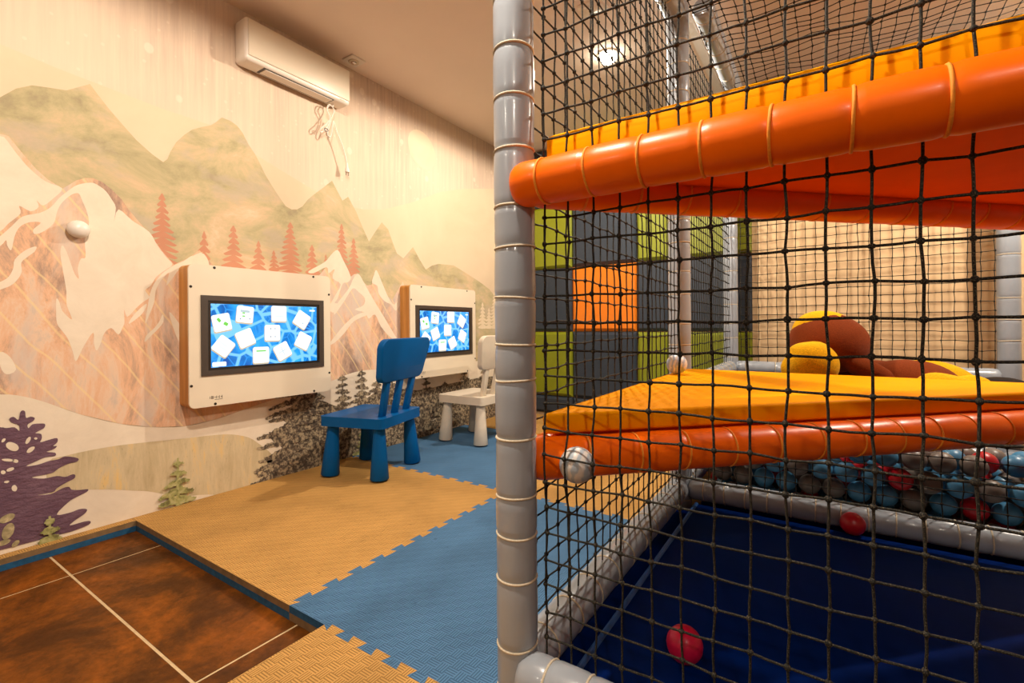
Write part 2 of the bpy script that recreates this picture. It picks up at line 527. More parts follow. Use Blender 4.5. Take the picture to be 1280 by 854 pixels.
# mural outlines on the wall plane, metres (along the wall, height)
PALE_SLOPE = [(0.272,1.714),(0.374,1.703),(0.509,1.686),(0.665,1.675),(0.82,1.664),(1.015,1.661),(1.245,1.577),(1.646,1.451),(1.836,1.458),(1.987,1.489),(2.223,1.583),(2.494,1.714),(2.759,1.8),(3.139,1.891),(3.677,2.019),(3.659,0.682),(0.268,0.752)]
MOON = [(2.447,1.952),(2.446,1.919),(2.436,1.889),(2.418,1.863),(2.392,1.844),(2.362,1.834),(2.328,1.831),(2.295,1.838),(2.263,1.852),(2.236,1.872),(2.213,1.898),(2.198,1.928),(2.191,1.959),(2.191,1.99),(2.2,2.019),(2.217,2.044),(2.24,2.063),(2.269,2.075),(2.301,2.079),(2.334,2.075),(2.367,2.063),(2.397,2.043),(2.421,2.017),(2.439,1.986)]
FAR_MOUNTAIN = [(0.271,1.418),(0.373,1.528),(0.41,1.572),(0.448,1.599),(0.492,1.609),(0.536,1.618),(0.568,1.643),(0.6,1.668),(0.622,1.639),(0.653,1.6),(0.694,1.555),(0.739,1.508),(0.791,1.468),(0.829,1.447),(0.844,1.464),(0.855,1.497),(0.876,1.543),(0.905,1.583),(0.936,1.616),(0.973,1.64),(1.008,1.659),(1.031,1.681),(1.055,1.711),(1.089,1.709),(1.12,1.698),(1.145,1.673),(1.17,1.63),(1.2,1.594),(1.226,1.552),(1.249,1.509),(1.284,1.46),(1.324,1.41),(1.353,1.377),(1.383,1.367),(1.413,1.373),(1.444,1.395),(1.472,1.434),(1.5,1.462),(1.557,1.513),(1.621,1.572),(1.651,1.527),(1.687,1.477),(1.725,1.508),(1.779,1.433),(1.823,1.353),(1.869,1.276),(1.917,1.341),(1.967,1.407),(2.017,1.372),(2.055,1.293),(2.088,1.233),(2.142,1.209),(2.227,1.292),(2.285,1.22),(2.345,1.157),(2.407,1.19),(2.472,1.208),(2.556,1.211),(2.634,1.214),(2.8,1.164),(2.948,1.115),(3.074,1.066),(3.185,0.981),(3.661,0.827),(3.646,-0.329),(0.266,0.261)]
NEAR_MOUNTAIN = [(0.271,1.443),(0.373,1.408),(0.391,1.408),(0.428,1.354),(0.457,1.316),(0.486,1.288),(0.523,1.266),(0.56,1.304),(0.584,1.319),(0.607,1.324),(0.634,1.317),(0.663,1.294),(0.692,1.264),(0.712,1.231),(0.742,1.193),(0.779,1.149),(0.822,1.085),(0.864,1.034),(0.89,1.05),(0.92,1.07),(0.96,1.106),(0.982,1.084),(1.004,1.056),(1.094,0.982),(1.28,0.887),(1.487,1.011),(1.534,1.045),(1.583,1.101),(1.623,1.17),(1.649,1.209),(1.69,1.138),(1.737,1.057),(1.759,1.073),(1.787,1.08),(1.815,1.045),(1.849,1.015),(1.885,1.022),(1.903,1.076),(1.921,1.111),(1.964,1.033),(2.007,0.962),(2.046,0.939),(2.086,0.996),(2.134,1.06),(2.252,0.816),(2.4,0.435),(2.107,0.411),(1.799,0.49),(1.613,0.472),(1.276,0.421),(1.162,0.399),(1.023,0.37),(0.898,0.361),(0.785,0.378),(0.682,0.409),(0.566,0.464),(0.482,0.516),(0.424,0.546),(0.369,0.56),(0.267,0.556)]
SNOW = [[(0.599,1.306),(0.619,1.303),(0.643,1.286),(0.661,1.258),(0.673,1.229),(0.667,1.174),(0.681,1.225),(0.724,1.19),(0.779,1.155),(0.807,1.103),(0.836,1.062),(0.858,1.033),(0.826,1.003),(0.802,0.979),(0.783,0.943),(0.764,0.922),(0.778,0.896),(0.754,0.873),(0.731,0.847),(0.706,0.817),(0.696,0.846),(0.697,0.797),(0.691,0.776),(0.678,0.749),(0.657,0.774),(0.636,0.755),(0.624,0.714),(0.613,0.691),(0.606,0.72),(0.604,0.758),(0.58,0.715),(0.568,0.685),(0.555,0.656),(0.547,0.691),(0.534,0.737),(0.519,0.765),(0.506,0.792),(0.504,0.836),(0.505,0.877),(0.512,0.868),(0.521,0.834),(0.546,0.805),(0.532,0.856),(0.531,0.906),(0.524,0.965),(0.516,1.034),(0.521,1.066),(0.532,1.046),(0.543,1.007),(0.554,0.968),(0.565,0.952),(0.562,0.989),(0.571,1.025),(0.584,1.032),(0.582,1.093),(0.59,1.125),(0.594,1.166),(0.586,1.206),(0.576,1.234),(0.567,1.258),(0.553,1.255),(0.537,1.239),(0.518,1.21),(0.508,1.18),(0.499,1.139),(0.471,1.105),(0.451,1.095),(0.449,1.111),(0.467,1.136),(0.443,1.134),(0.423,1.121),(0.411,1.103),(0.403,1.076),(0.396,1.033),(0.387,1.046),(0.384,1.064),(0.371,1.043),(0.334,1.011),(0.334,1.029),(0.371,1.075),(0.397,1.112),(0.423,1.149),(0.464,1.169),(0.492,1.194),(0.514,1.231),(0.537,1.261),(0.563,1.289)],[(0.323,1.394),(0.373,1.401),(0.385,1.396),(0.404,1.365),(0.437,1.318),(0.479,1.281),(0.522,1.267),(0.5,1.228),(0.473,1.196),(0.457,1.211),(0.462,1.189),(0.442,1.17),(0.415,1.183),(0.418,1.158),(0.39,1.12),(0.371,1.091),(0.322,1.054)],[(0.321,0.872),(0.37,0.901),(0.393,0.915),(0.41,0.937),(0.42,0.965),(0.419,0.994),(0.433,1.014),(0.451,1.035),(0.455,1.053),(0.429,1.037),(0.404,1.003),(0.4,0.973),(0.389,0.944),(0.37,0.926),(0.321,0.894)],[(0.932,1.079),(0.897,1.051),(0.866,1.033),(0.846,1.017),(0.821,0.992),(0.795,0.953),(0.78,0.91),(0.773,0.865),(0.763,0.79),(0.779,0.831),(0.794,0.877),(0.799,0.922),(0.818,0.966),(0.846,0.999),(0.836,0.947),(0.858,0.977),(0.887,1.021),(0.932,1.049)],[(0.768,0.87),(0.761,0.842),(0.74,0.814),(0.711,0.79),(0.718,0.811),(0.74,0.842)],[(0.823,0.829),(0.825,0.798),(0.807,0.77),(0.781,0.74),(0.761,0.718),(0.767,0.744),(0.791,0.77),(0.81,0.798)],[(0.845,0.838),(0.877,0.798),(0.906,0.739),(0.905,0.668),(0.87,0.74)],[(0.896,1.041),(0.963,1.096),(0.995,1.062),(0.988,1.016),(0.932,0.993),(0.902,1.008)],[(1.652,1.197),(1.684,1.151),(1.737,1.058),(1.716,1.024),(1.683,1.013),(1.649,0.93),(1.63,0.905),(1.662,0.898),(1.63,0.852),(1.592,0.873),(1.63,0.941),(1.67,1.009),(1.618,1.039),(1.631,1.09),(1.593,1.064),(1.581,1.096),(1.503,1.056),(1.474,1.064),(1.569,1.121),(1.613,1.17)],[(1.793,1.076),(1.835,1.021),(1.893,0.941),(1.985,0.823),(2.065,0.717),(2.098,0.671),(2.024,0.709),(1.953,0.774),(1.908,0.846),(1.863,0.821),(1.834,0.856),(1.763,0.872),(1.822,0.897),(1.834,0.939),(1.792,0.972),(1.75,0.992),(1.695,0.921),(1.627,0.839),(1.643,0.897),(1.723,0.99),(1.757,1.052)],[(1.922,1.112),(1.963,1.042),(2.018,0.947),(2.067,0.912),(2.118,1.003),(2.132,1.042),(2.125,0.939),(2.075,0.874),(2.034,0.91),(1.986,0.927),(1.939,0.968),(1.927,1.018),(1.887,1.034),(1.902,1.08)],[(1.878,0.851),(1.762,0.809),(1.694,0.741),(1.628,0.687),(1.59,0.677),(1.628,0.72),(1.681,0.775),(1.749,0.829),(1.819,0.856)],[(0.369,0.698),(0.391,0.681),(0.405,0.638),(0.383,0.624),(0.369,0.651)]]
SNOW_HILL = [(0.267,0.556),(0.369,0.56),(0.424,0.546),(0.482,0.516),(0.566,0.464),(0.682,0.409),(0.785,0.378),(0.898,0.361),(1.023,0.37),(1.162,0.399),(1.276,0.421),(1.446,0.456),(1.613,0.481),(1.744,0.513),(1.916,0.517),(2.248,0.47),(2.653,0.499),(3.214,0.506),(3.657,0.501),(3.644,-0.473),(1.686,-0.035),(0.366,0.023),(0.265,0.04)]
MEADOW = [(0.481,0.312),(0.523,0.324),(0.588,0.329),(0.67,0.329),(0.758,0.323),(0.84,0.316),(0.921,0.309),(1.006,0.303),(1.086,0.291),(1.161,0.262),(1.216,0.216),(1.275,0.153),(1.323,0.059),(1.322,-0.027),(1.123,0.001),(0.988,0.049),(0.896,0.07),(0.83,0.097),(0.77,0.127),(0.713,0.147),(0.657,0.167),(0.583,0.188),(0.522,0.2),(0.481,0.207)]
FAR_WOOD = [(1.204,0.007),(1.282,0.062),(1.243,0.138),(1.323,0.178),(1.267,0.236),(1.366,0.269),(1.316,0.337),(1.436,0.358),(1.38,0.407),(1.529,0.387),(1.637,0.338),(1.742,0.313),(1.977,0.4),(2.247,0.354),(2.564,0.363),(2.94,0.373),(3.212,0.361),(3.655,0.335),(3.651,0.104),(3.173,0.036),(2.836,0.061),(2.477,0.138),(2.245,0.134),(2.071,0.075),(1.973,0.007),(1.686,0.009),(1.443,-0.013),(1.293,-0.019)]
FRONT_BANK = [(1.686,-0.035),(1.973,0.007),(2.244,0.019),(2.56,0.005),(2.935,-0.018),(3.649,-0.091),(3.647,-0.243),(2.559,-0.103),(1.972,-0.086)]
PURPLE = [(0.319,0.46),(0.368,0.454),(0.381,0.449),(0.4,0.448),(0.411,0.434),(0.41,0.453),(0.394,0.465),(0.388,0.478),(0.398,0.483),(0.409,0.471),(0.413,0.493),(0.418,0.501),(0.425,0.496),(0.427,0.475),(0.438,0.477),(0.448,0.471),(0.444,0.461),(0.431,0.452),(0.433,0.439),(0.442,0.45),(0.46,0.45),(0.473,0.446),(0.47,0.432),(0.449,0.42),(0.463,0.414),(0.465,0.398),(0.461,0.386),(0.479,0.389),(0.503,0.392),(0.504,0.377),(0.493,0.366),(0.503,0.364),(0.495,0.355),(0.476,0.35),(0.498,0.342),(0.498,0.331),(0.474,0.332),(0.451,0.324),(0.426,0.313),(0.455,0.311),(0.483,0.317),(0.507,0.317),(0.524,0.323),(0.558,0.309),(0.556,0.297),(0.532,0.295),(0.507,0.285),(0.488,0.273),(0.439,0.273),(0.469,0.26),(0.502,0.26),(0.524,0.251),(0.544,0.255),(0.551,0.249),(0.547,0.238),(0.526,0.23),(0.502,0.217),(0.492,0.207),(0.452,0.209),(0.487,0.202),(0.516,0.213),(0.534,0.213),(0.541,0.201),(0.566,0.193),(0.585,0.19),(0.582,0.181),(0.551,0.17),(0.531,0.159),(0.501,0.126),(0.536,0.121),(0.561,0.125),(0.582,0.118),(0.576,0.104),(0.551,0.09),(0.535,0.076),(0.571,0.076),(0.591,0.072),(0.586,0.06),(0.54,0.053),(0.491,0.055),(0.431,0.055),(0.366,0.056),(0.317,0.057)]
TREE_GAPS = [[(0.437,0.409),(0.438,0.402),(0.435,0.394),(0.43,0.388),(0.426,0.388),(0.425,0.394),(0.428,0.403),(0.433,0.409)],[(0.447,0.373),(0.446,0.366),(0.44,0.359),(0.433,0.356),(0.428,0.359),(0.429,0.365),(0.434,0.372),(0.442,0.375)],[(0.409,0.375),(0.402,0.369),(0.391,0.374),(0.382,0.385),(0.38,0.396),(0.386,0.402),(0.397,0.398),(0.407,0.387)],[(0.399,0.338),(0.394,0.337),(0.384,0.339),(0.374,0.344),(0.37,0.349),(0.374,0.35),(0.385,0.348),(0.395,0.343)],[(0.379,0.305),(0.377,0.301),(0.373,0.3),(0.369,0.303),(0.368,0.308),(0.369,0.312),(0.373,0.313),(0.377,0.31)],[(0.398,0.314),(0.397,0.309),(0.391,0.306),(0.384,0.306),(0.381,0.309),(0.382,0.314),(0.388,0.317),(0.395,0.317)],[(0.405,0.245),(0.403,0.238),(0.399,0.237),(0.394,0.241),(0.392,0.249),(0.394,0.256),(0.399,0.258),(0.403,0.253)],[(0.454,0.4),(0.453,0.398),(0.45,0.397),(0.447,0.399),(0.446,0.402),(0.447,0.404),(0.45,0.405),(0.453,0.403)],[(0.387,0.273),(0.385,0.27),(0.381,0.269),(0.377,0.271),(0.375,0.273),(0.376,0.276),(0.38,0.277),(0.385,0.276)],[(0.408,0.333),(0.406,0.33),(0.401,0.331),(0.396,0.335),(0.395,0.34),(0.397,0.342),(0.402,0.342),(0.407,0.338)],[(0.379,0.415),(0.379,0.411),(0.376,0.406),(0.372,0.404),(0.37,0.406),(0.37,0.409),(0.372,0.414),(0.376,0.416)]]
TREE_LEAVES = [[(0.399,0.16),(0.396,0.149),(0.385,0.142),(0.372,0.141),(0.364,0.148),(0.367,0.159),(0.378,0.166),(0.391,0.167)],[(0.394,0.133),(0.398,0.118),(0.394,0.098),(0.383,0.086),(0.373,0.088),(0.369,0.103),(0.373,0.123),(0.384,0.135)],[(0.389,0.08),(0.385,0.073),(0.375,0.069),(0.363,0.07),(0.357,0.075),(0.36,0.082),(0.371,0.086),(0.382,0.085)],[(0.409,0.071),(0.409,0.064),(0.404,0.057),(0.396,0.054),(0.392,0.057),(0.392,0.064),(0.397,0.071),(0.404,0.074)]]
SALMON = [(0.824,1.033,1.319,0.067),(0.979,1.039,1.192,0.038),(1.101,1.019,1.237,0.063),(1.215,1.044,1.185,0.045),(1.289,1.051,1.149,0.033),(1.376,1.031,1.301,0.082),(1.496,1.054,1.205,0.051),(1.578,1.07,1.165,0.029),(1.679,1.079,1.347,0.068),(1.759,1.032,1.279,0.066),(1.98,0.717,1.01,0.063)]
SMALL_GREEN = [(0.869,0.012,0.237,0.087),(0.482,0.002,0.129,0.041),(1.823,-0.071,0.254,0.126),(1.593,-0.054,0.183,0.124),(1.972,-0.11,0.084,0.1)]
DARK = [(1.397,-0.163,0.68,0.33),(1.675,-0.077,0.51,0.178),(1.807,0.072,0.526,0.159),(2.037,0.022,0.468,0.156),(2.334,0.038,0.451,0.183),(2.739,0.017,0.451,0.206),(2.977,0.037,0.476,0.167),(1.511,-0.032,0.473,0.213),(1.912,0.049,0.455,0.182),(2.172,0.044,0.404,0.182),(2.518,0.086,0.39,0.185)]
PALE_TREES = [(2.975,0.759,0.96,0.073),(3.06,0.758,0.919,0.065),(3.137,0.758,1.051,0.09)]

# ================================================================== THE SETTING
WX = -2.24            # mural wall
BY = 3.45             # end wall
X1, Y0 = 2.6, -2.6
BAYX0, BAYX1 = -0.50, 0.76
FY, MY, RY = 0.77, 2.02, 3.30
MAT = 0.04

fl = struct(G().box(WX - 0.1, X1 + 0.1, Y0 - 0.1, BY + 0.1, -0.08, -0.0012).build('floor', M['grout'], base=(0, 0, 0)))
gx = [-3.595, -2.785, -1.975, -1.145, -0.335, 0.475, 1.285, 2.095, 2.905]
gy = [-2.73, -1.93, -1.13, -0.33, 0.475, 1.275, 2.075, 2.875, 3.675]
hw = 0.0036
for i in range(len(gx) - 1):
    for j in range(len(gy) - 1):
        x0, x1 = max(gx[i] + hw, WX), min(gx[i + 1] - hw, X1)
        y0, y1 = max(gy[j] + hw, Y0), min(gy[j + 1] - hw, BY)
        if x1 - x0 < 0.01 or y1 - y0 < 0.01:
            continue
        G().box(x0, x1, y0, y1, -0.0012, 0.0).build('floor_tile', M['tile'], fl)

struct(G().box(WX - 0.1, X1 + 0.1, Y0 - 0.1, BY + 0.1, CEIL, CEIL + 0.08).build('ceiling', M['ceiling'], base=(0, 0, CEIL)))
wl = struct(G().box(WX - 0.1, WX, Y0 - 0.1, BY + 0.1, -0.08, CEIL).build('wall_left', M['sky'], base=(WX, 0, 0)))
wb = struct(G().box(WX, X1 + 0.1, BY, BY + 0.1, -0.08, CEIL).build('wall_back', M['wall'], base=(0, BY, 0)))
struct(G().box(X1, X1 + 0.1, Y0 - 0.1, BY, -0.08, CEIL).build('wall_right', M['wall_far'], base=(X1, 0, 0)))
struct(G().box(WX, X1, Y0 - 0.1, Y0, -0.08, CEIL).build('wall_front', M['wall_far'], base=(0, Y0, 0)))

struct(G().rbox(-0.555, -0.510, 2.1, BY, CEIL - 0.028, CEIL, 0.004, 2).build('trim_1', M['white'], base=(-0.53, 2.8, CEIL)))

# ---- mural print: flat shapes on the wallpaper
def flat(name, pts, lift, mat, sm=False):
    if sm:
        pts = [(p.x, p.y) for p in smooth_path([(a, b, 0) for a, b in pts], 3, True)]
    pts = [(a, min(max(b, 0.0), CEIL - 0.002)) for a, b in pts]
    area = sum(pts[i - 1][0] * pts[i][1] - pts[i][0] * pts[i - 1][1] for i in range(len(pts)))
    if area < 0:
        pts = pts[::-1]
    return G().add([(WX + lift, a, b) for a, b in pts], [tuple(range(len(pts)))]).build(name, mat, wl, tri=True)

mm = 0.0008
flat('mural_slope', PALE_SLOPE, mm, M['m_slope'])
flat('mural_moon', MOON, mm, M['m_moon'])
flat('mural_far_mountain', FAR_MOUNTAIN, 2 * mm, M['m_far'])

def pine(y, z0, z1, w, lift, mat, name, seed):
    r = random.Random(seed)
    h = z1 - z0
    left, right = [], []
    n = max(5, int(h / 0.026))
    for side, lst in ((-1, left), (1, right)):
        for i in range(n):
            t0, t1 = i / n, (i + 1) / n
            ww = w * (0.10 + 0.90 * t1) * r.uniform(0.8, 1.1)
            lst.append((y + side * w * 0.10 * (0.3 + t0), z1 - h * t0 * 0.98 - 0.001))
            lst.append((y + side * ww, z1 - h * (t1 - 0.15 / n)))
            lst.append((y + side * ww * 0.80, z1 - h * (t1 + 0.10 / n)))
    pts = [(y, z1)] + right + [(y + w * 0.2, z0 - 0.12 * h / n - 0.004), (y - w * 0.2, z0 - 0.12 * h / n - 0.004)] + left[::-1]
    flat(name, pts, lift, mat)

for i, (y, z0, z1, w) in enumerate(SALMON):
    pine(y, z0, z1, w, 2.6 * mm + i * 0.00005, M['m_salmon'], 'mural_pine', i)
flat('mural_near_mountain', NEAR_MOUNTAIN, 4 * mm, M['m_near'])
for i, s in enumerate(SNOW):
    flat('mural_snow', s, 4.3 * mm + i * 0.00004, M['m_snow'], True)
flat('mural_snow_hill', SNOW_HILL, 5.5 * mm, M['m_snow'], True)
flat('mural_meadow', MEADOW, 6 * mm, M['m_meadow'], True)

def lobed(y, z0, z1, w, lift, mat, name, seed, fine=1.0, gap=1.0):
    """a broad conifer of lobed branch tips, as one flat print"""
    r = random.Random(seed)
    h = z1 - z0
    g = G()
    k = [0]
    def disc(a, b, ra, rb, ang):
        k[0] += 1
        lf = WX + lift + k[0] * 3e-6
        ca, sa = math.cos(ang), math.sin(ang)
        n = 9
        g.add([(lf, a + ra * math.cos(2 * PI * q / n) * ca - rb * math.sin(2 * PI * q / n) * sa,
                max(0.0, b + ra * math.cos(2 * PI * q / n) * sa + rb * math.sin(2 * PI * q / n) * ca)) for q in range(n)], [tuple(range(n))])
    lf = WX + lift
    g.add([(lf, y - w * 0.10, max(0, z0)), (lf, y + w * 0.10, max(0, z0)), (lf, y + 0.003, z1), (lf, y - 0.003, z1)], [(0, 1, 2, 3)])
    nb = max(4, int(h / (0.045 * fine * gap)))
    for i in range(nb):
        t = (i + 0.6) / nb
        zz = z1 - h * t
        for side in (-1, 1):
            ln = w * (0.12 + 0.88 * t) * r.uniform(0.75, 1.1)
            droop = r.uniform(-0.35, 0.0)
            m = max(3, int(ln / (0.013 * fine)))
            for q in range(m + 1):
                f = q / m
                rad = (0.016 * fine + 0.012 * t) * (1.15 - 0.7 * f)
                disc(y + side * ln * f, zz + droop * ln * f + r.uniform(-1, 1) * rad * 0.35, rad * 1.35, rad * r.uniform(0.55, 0.95), side * r.uniform(0.1, 0.9))
    g.build(name, mat, wl)

flat('mural_wood', FAR_WOOD, 6 * mm, M['m_dark'], True)
flat('mural_bank', FRONT_BANK, 6.5 * mm, M['m_bank'], True)
for i, (y, z0, z1, w) in enumerate(PALE_TREES):
    pine(y, z0, z1, w, 3.4 * mm + i * 0.00005, M['m_pale'], 'mural_pine', 40 + i)
for i, (y, z0, z1, w) in enumerate(DARK):
    lobed(y, z0, z1, w, 7 * mm + i * 0.0006, M['m_dark'], 'mural_tree', 60 + i, 0.70, 1.15)
for i, (y, z0, z1, w) in enumerate(SMALL_GREEN):
    lobed(y, z0, z1, w, 17 * mm + i * 0.0004, M['m_green'], 'mural_tree', 80 + i, 0.42, 1.9)
flat('mural_purple_tree', PURPLE, 8 * mm, M['m_purple'], True)
for g_ in TREE_GAPS:
    flat('mural_gap', g_, 9 * mm, M['m_snow'], True)
for g_ in TREE_LEAVES:
    flat('mural_leaf', g_, 9.2 * mm, M['m_bank'], True)

# ---- padded squares on the end wall
def pad_panel(x0, x1, z0, z1, mat):
    e, c, d = 0.003, 0.022, 0.04
    x0 += e; x1 -= e; z0 += e; z1 -= e
    ya, yb, yc = BY - 0.001, BY - d * 0.45, BY - d
    v = []
    for (yy, q) in ((ya, 0), (yb, 0), (yc, c)):
        v += [(x0 + q, yy, z0 + q), (x1 - q, yy, z0 + q), (x1 - q, yy, z1 - q), (x0 + q, yy, z1 - q)]
    f = [(3, 2, 1, 0)[::-1]]
    for a in (0, 4):
        for k in range(4):
            f.append((a + k, a + (k + 1) % 4, a + 4 + (k + 1) % 4, a + 4 + k))
    f.append((8, 9, 10, 11))
    G().add(v, f).build('wall_panel', mat, wb)
cols = [WX + 0.005, -1.681, -1.154, -0.92, -0.388]
rows = [0.055, 0.20, 0.725, 1.238, 1.75, CEIL - 0.01]
cmap = ['rggr', 'ygyy', 'gogg', 'ygyy', 'gygg']
key = {'y': 'p_green', 'g': 'p_grey', 'o': 'p_orange', 'r': 'p_grey'}
for j in range(5):
    for i in range(4):
        pad_panel(cols[i], cols[i + 1], rows[j], rows[j + 1], M[key[cmap[j][i]]])

# ================================================================== FLOOR MATS
def teeth(p0, p1, n, a=0.011):
    p0, p1 = Vector((*p0, 0)), Vector((*p1, 0))
    d = p1 - p0
    u = d.normalized()
    nn = Vector((-u.y, u.x, 0))
    out = []
    for i in range(n):
        for f, s in ((0.0, -a), (0.30, -a), (0.20, a), (0.80, a), (0.70, -a)):
            p = p0 + d * ((i + f) / n) + nn * s
            out.append((p.x, p.y))
    e = p1 - nn * a
    out.append((e.x, e.y))
    return out

def play_mat(label, poly, top, base_xy, group='interlocking foam floor mats'):
    o = thing('foam_mat', label, 'floor mat', (base_xy[0], base_xy[1], 0.0), group)
    area = sum(poly[i - 1][0] * poly[i][1] - poly[i][0] * poly[i - 1][1] for i in range(len(poly)))
    if area < 0:
        poly = poly[::-1]
    a, b = (('tan', 'blue') if top == 'tan' else ('blue', 'tan'))
    def slab(name, z0, z1, edge, cap):
        ob = G().prism(poly, z0, z1).build(name, M[edge], o, tri=True)
        if cap:
            ob.data.materials.append(M[cap])
            for p in ob.data.polygons:
                if p.normal.z > 0.9:
                    p.material_index = 1
        return ob
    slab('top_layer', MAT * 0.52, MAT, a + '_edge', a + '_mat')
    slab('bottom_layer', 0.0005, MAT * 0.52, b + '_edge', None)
    return o

SX, SY, SY2 = -1.18, 0.715, 1.735
s12 = teeth((SX, SY), (SX, SY2), 12)
s13 = teeth((WX + 0.005, SY2), (SX, SY2), 12)
s24 = teeth((SX, SY2), (-0.55, SY2), 8)
s34 = teeth((SX, SY2), (SX, 2.75), 12)
s27 = teeth((-1.03, SY), (-0.55, SY), 6)
play_mat('tan woven-texture foam mat under the blue chair, beside the tile floor', [(WX + 0.005, SY), (SX, SY)] + s12[1:-1] + [(SX, SY2)] + s13[::-1][1:-1] + [(WX + 0.005, SY2)], 'tan', (-1.7, 1.2))
play_mat('blue woven-texture foam mat beside the grey padded corner post', [(SX, SY), (-1.03, SY)] + s27[1:-1] + [(-0.55, SY), (-0.55, SY2)] + s24[::-1][1:-1] + [(SX, SY2)] + s12[::-1][1:-1], 'blue', (-0.85, 1.2))
play_mat('blue foam mat under the white chair along the mural wall', [(WX + 0.005, SY2)] + s13[1:-1] + [(SX, SY2)] + s34[1:-1] + [(SX, 2.75), (WX + 0.005, 2.75)], 'blue', (-1.7, 2.2))
play_mat('tan foam mat seen through the side net, in front of the padded wall squares', [(SX, SY2)] + s24[1:-1] + [(-0.55, SY2), (-0.55, 2.75), (SX, 2.75)] + s34[::-1][1:-1], 'tan', (-0.85, 2.2))
play_mat('tan foam mat filling the corner between mural wall and padded wall squares', [(WX + 0.005, 2.752), (SX, 2.752), (SX, 3.4), (WX + 0.005, 3.4)], 'tan', (-1.7, 3.1))
play_mat('blue foam mat at the foot of the padded wall squares beside the net', [(SX + 0.001, 2.752), (-0.55, 2.752), (-0.55, 3.4), (SX + 0.001, 3.4)], 'blue', (-0.85, 3.1))
play_mat('tan foam mat joined by teeth to the blue mat, at the tile floor edge', [(-1.03, -0.3), (-0.2, -0.3), (-0.2, SY - 0.02), (-0.55, SY - 0.02), (-0.55, SY)] + s27[::-1][1:-1] + [(-1.03, SY)], 'tan', (-0.7, 0.2))
play_mat('narrow tan foam strip lying along the mural wall under the purple tree', [(WX + 0.005, -0.5), (WX + 0.048, -0.5), (WX + 0.048, SY - 0.001), (WX + 0.005, SY - 0.001)], 'tan', (-2.2, 0.1))

# ================================================================== PLAY FRAME (padded steel tube)
def rings(dist, length, step):
    return [s for s in dist if 0.01 < s < length - 0.01]

def padded(name, p0, p1, r, ties, mat, cordmat, parent, round_ends=(True, True), seed=0, n=28, cr=0.0024):
    """foam sleeve pinched in at its tie cords, one mesh; each cord a sub-part"""
    rr = random.Random(seed)
    p0, p1 = Vector(p0), Vector(p1)
    d = p1 - p0
    ln = d.length
    u = d.normalized()
    st = set([0.0, ln])
    q = 0.0
    while q < ln:
        st.add(round(q, 4)); q += 0.035
    for t in ties:
        for w in (-0.012, -0.005, 0, 0.005, 0.012):
            if 0 < t + w < ln:
                st.add(round(t + w, 4))
    if round_ends[0]:
        for w in (0.003, 0.008, 0.016, 0.025): st.add(w)
    if round_ends[1]:
        for w in (0.003, 0.008, 0.016, 0.025): st.add(round(ln - w, 4))
    st = sorted(st)
    pts, rs = [], []
    for s in st:
        k = 1.0
        for t in ties:
            k -= 0.055 * math.exp(-((s - t) / 0.007) ** 2)
        k *= 1 + 0.012 * math.sin(s * 31 + seed)
        for on, e in ((round_ends[0], s), (round_ends[1], ln - s)):
            if on and e < 0.025:
                k *= 0.70 + 0.30 * math.sqrt(max(0.0, 1 - (1 - e / 0.025) ** 2))
        pts.append(p0 + u * s)
        rs.append(r * k)
    ob = G().tube(pts, rs, n).build(name, mat, parent, smooth=50)
    up = Vector((0, 0, 1)) if abs(u.z) < 0.9 else Vector((1, 0, 0))
    a = u.cross(up).normalized()
    b = u.cross(a)
    for t in ties:
        tl = Vector((rr.uniform(-1, 1), rr.uniform(-1, 1))) * 0.05
        c = p0 + u * t
        loop = [c + (a * math.cos(w) + b * math.sin(w)) * (r * 0.965) + u * (r * (tl.x * math.cos(w) + tl.y * math.sin(w))) for w in [2 * PI * k / 28 for k in range(28)]]
        G().tube(loop, cr, 6, closed=True).build('tie_cord', cordmat, ob, smooth='all')
    return ob

frame = thing('play_structure', 'grey padded tube frame of the indoor play structure with tied foam sleeves', 'play frame', (BAYX0, FY, 0.0))
PT = [0.074, 0.16, 0.287, 0.371, 0.444, 0.556, 0.666, 0.734, 0.823, 0.92, 0.996, 1.107, 1.204, 1.298, 1.395, 1.49, 1.59, 1.69, 1.79, 1.89, 1.99]
TOP = 2.10
def post(x, y, r, seed, top=TOP, ties=None):
    padded('post', (x, y, 0.001), (x, y, top), r, ties or [0.05 + 0.105 * k + 0.01 * math.sin(k * 3 + seed) for k in range(19)], M['post'], M['cord'], frame, (False, True), seed)
post(BAYX0, FY, 0.0395, 1, ties=PT)
post(BAYX0, MY, 0.044, 2)
post(BAYX0, RY, 0.044, 3)
post(BAYX1, RY, 0.044, 4)
post(BAYX1, MY, 0.044, 5)
post(BAYX1, FY, 0.0395, 6)
def even(ln, step, off=0.06):
    return [off + step * k for k in range(int((ln - off) / step) + 1) if off + step * k < ln - 0.03]
BZ = 0.103
def beam(p0, p1, r, step, seed):
    ln = (Vector(p1) - Vector(p0)).length
    padded('beam', p0, p1, r, even(ln, step), M['post'], M['cord'], frame, (True, True), seed)
beam((BAYX0 + 0.02, FY - 0.012, BZ + 0.012), (BAYX1 - 0.03, FY - 0.012, BZ + 0.012), 0.042, 0.075, 11)
beam((BAYX0, FY + 0.035, BZ), (BAYX0, MY - 0.03, BZ), 0.043, 0.115, 12)
beam((BAYX0 + 0.035, MY, BZ), (BAYX1 - 0.03, MY, BZ), 0.043, 0.075, 13)
beam((BAYX0, MY + 0.035, BZ), (BAYX0, RY - 0.03, BZ), 0.043, 0.115, 14)
beam((BAYX0 + 0.035, RY, BZ), (BAYX1 - 0.03, RY, BZ), 0.043, 0.12, 15)
RZ = 0.50
beam((BAYX0, MY + 0.035, RZ), (BAYX0, RY - 0.03, RZ), 0.043, 0.12, 16)
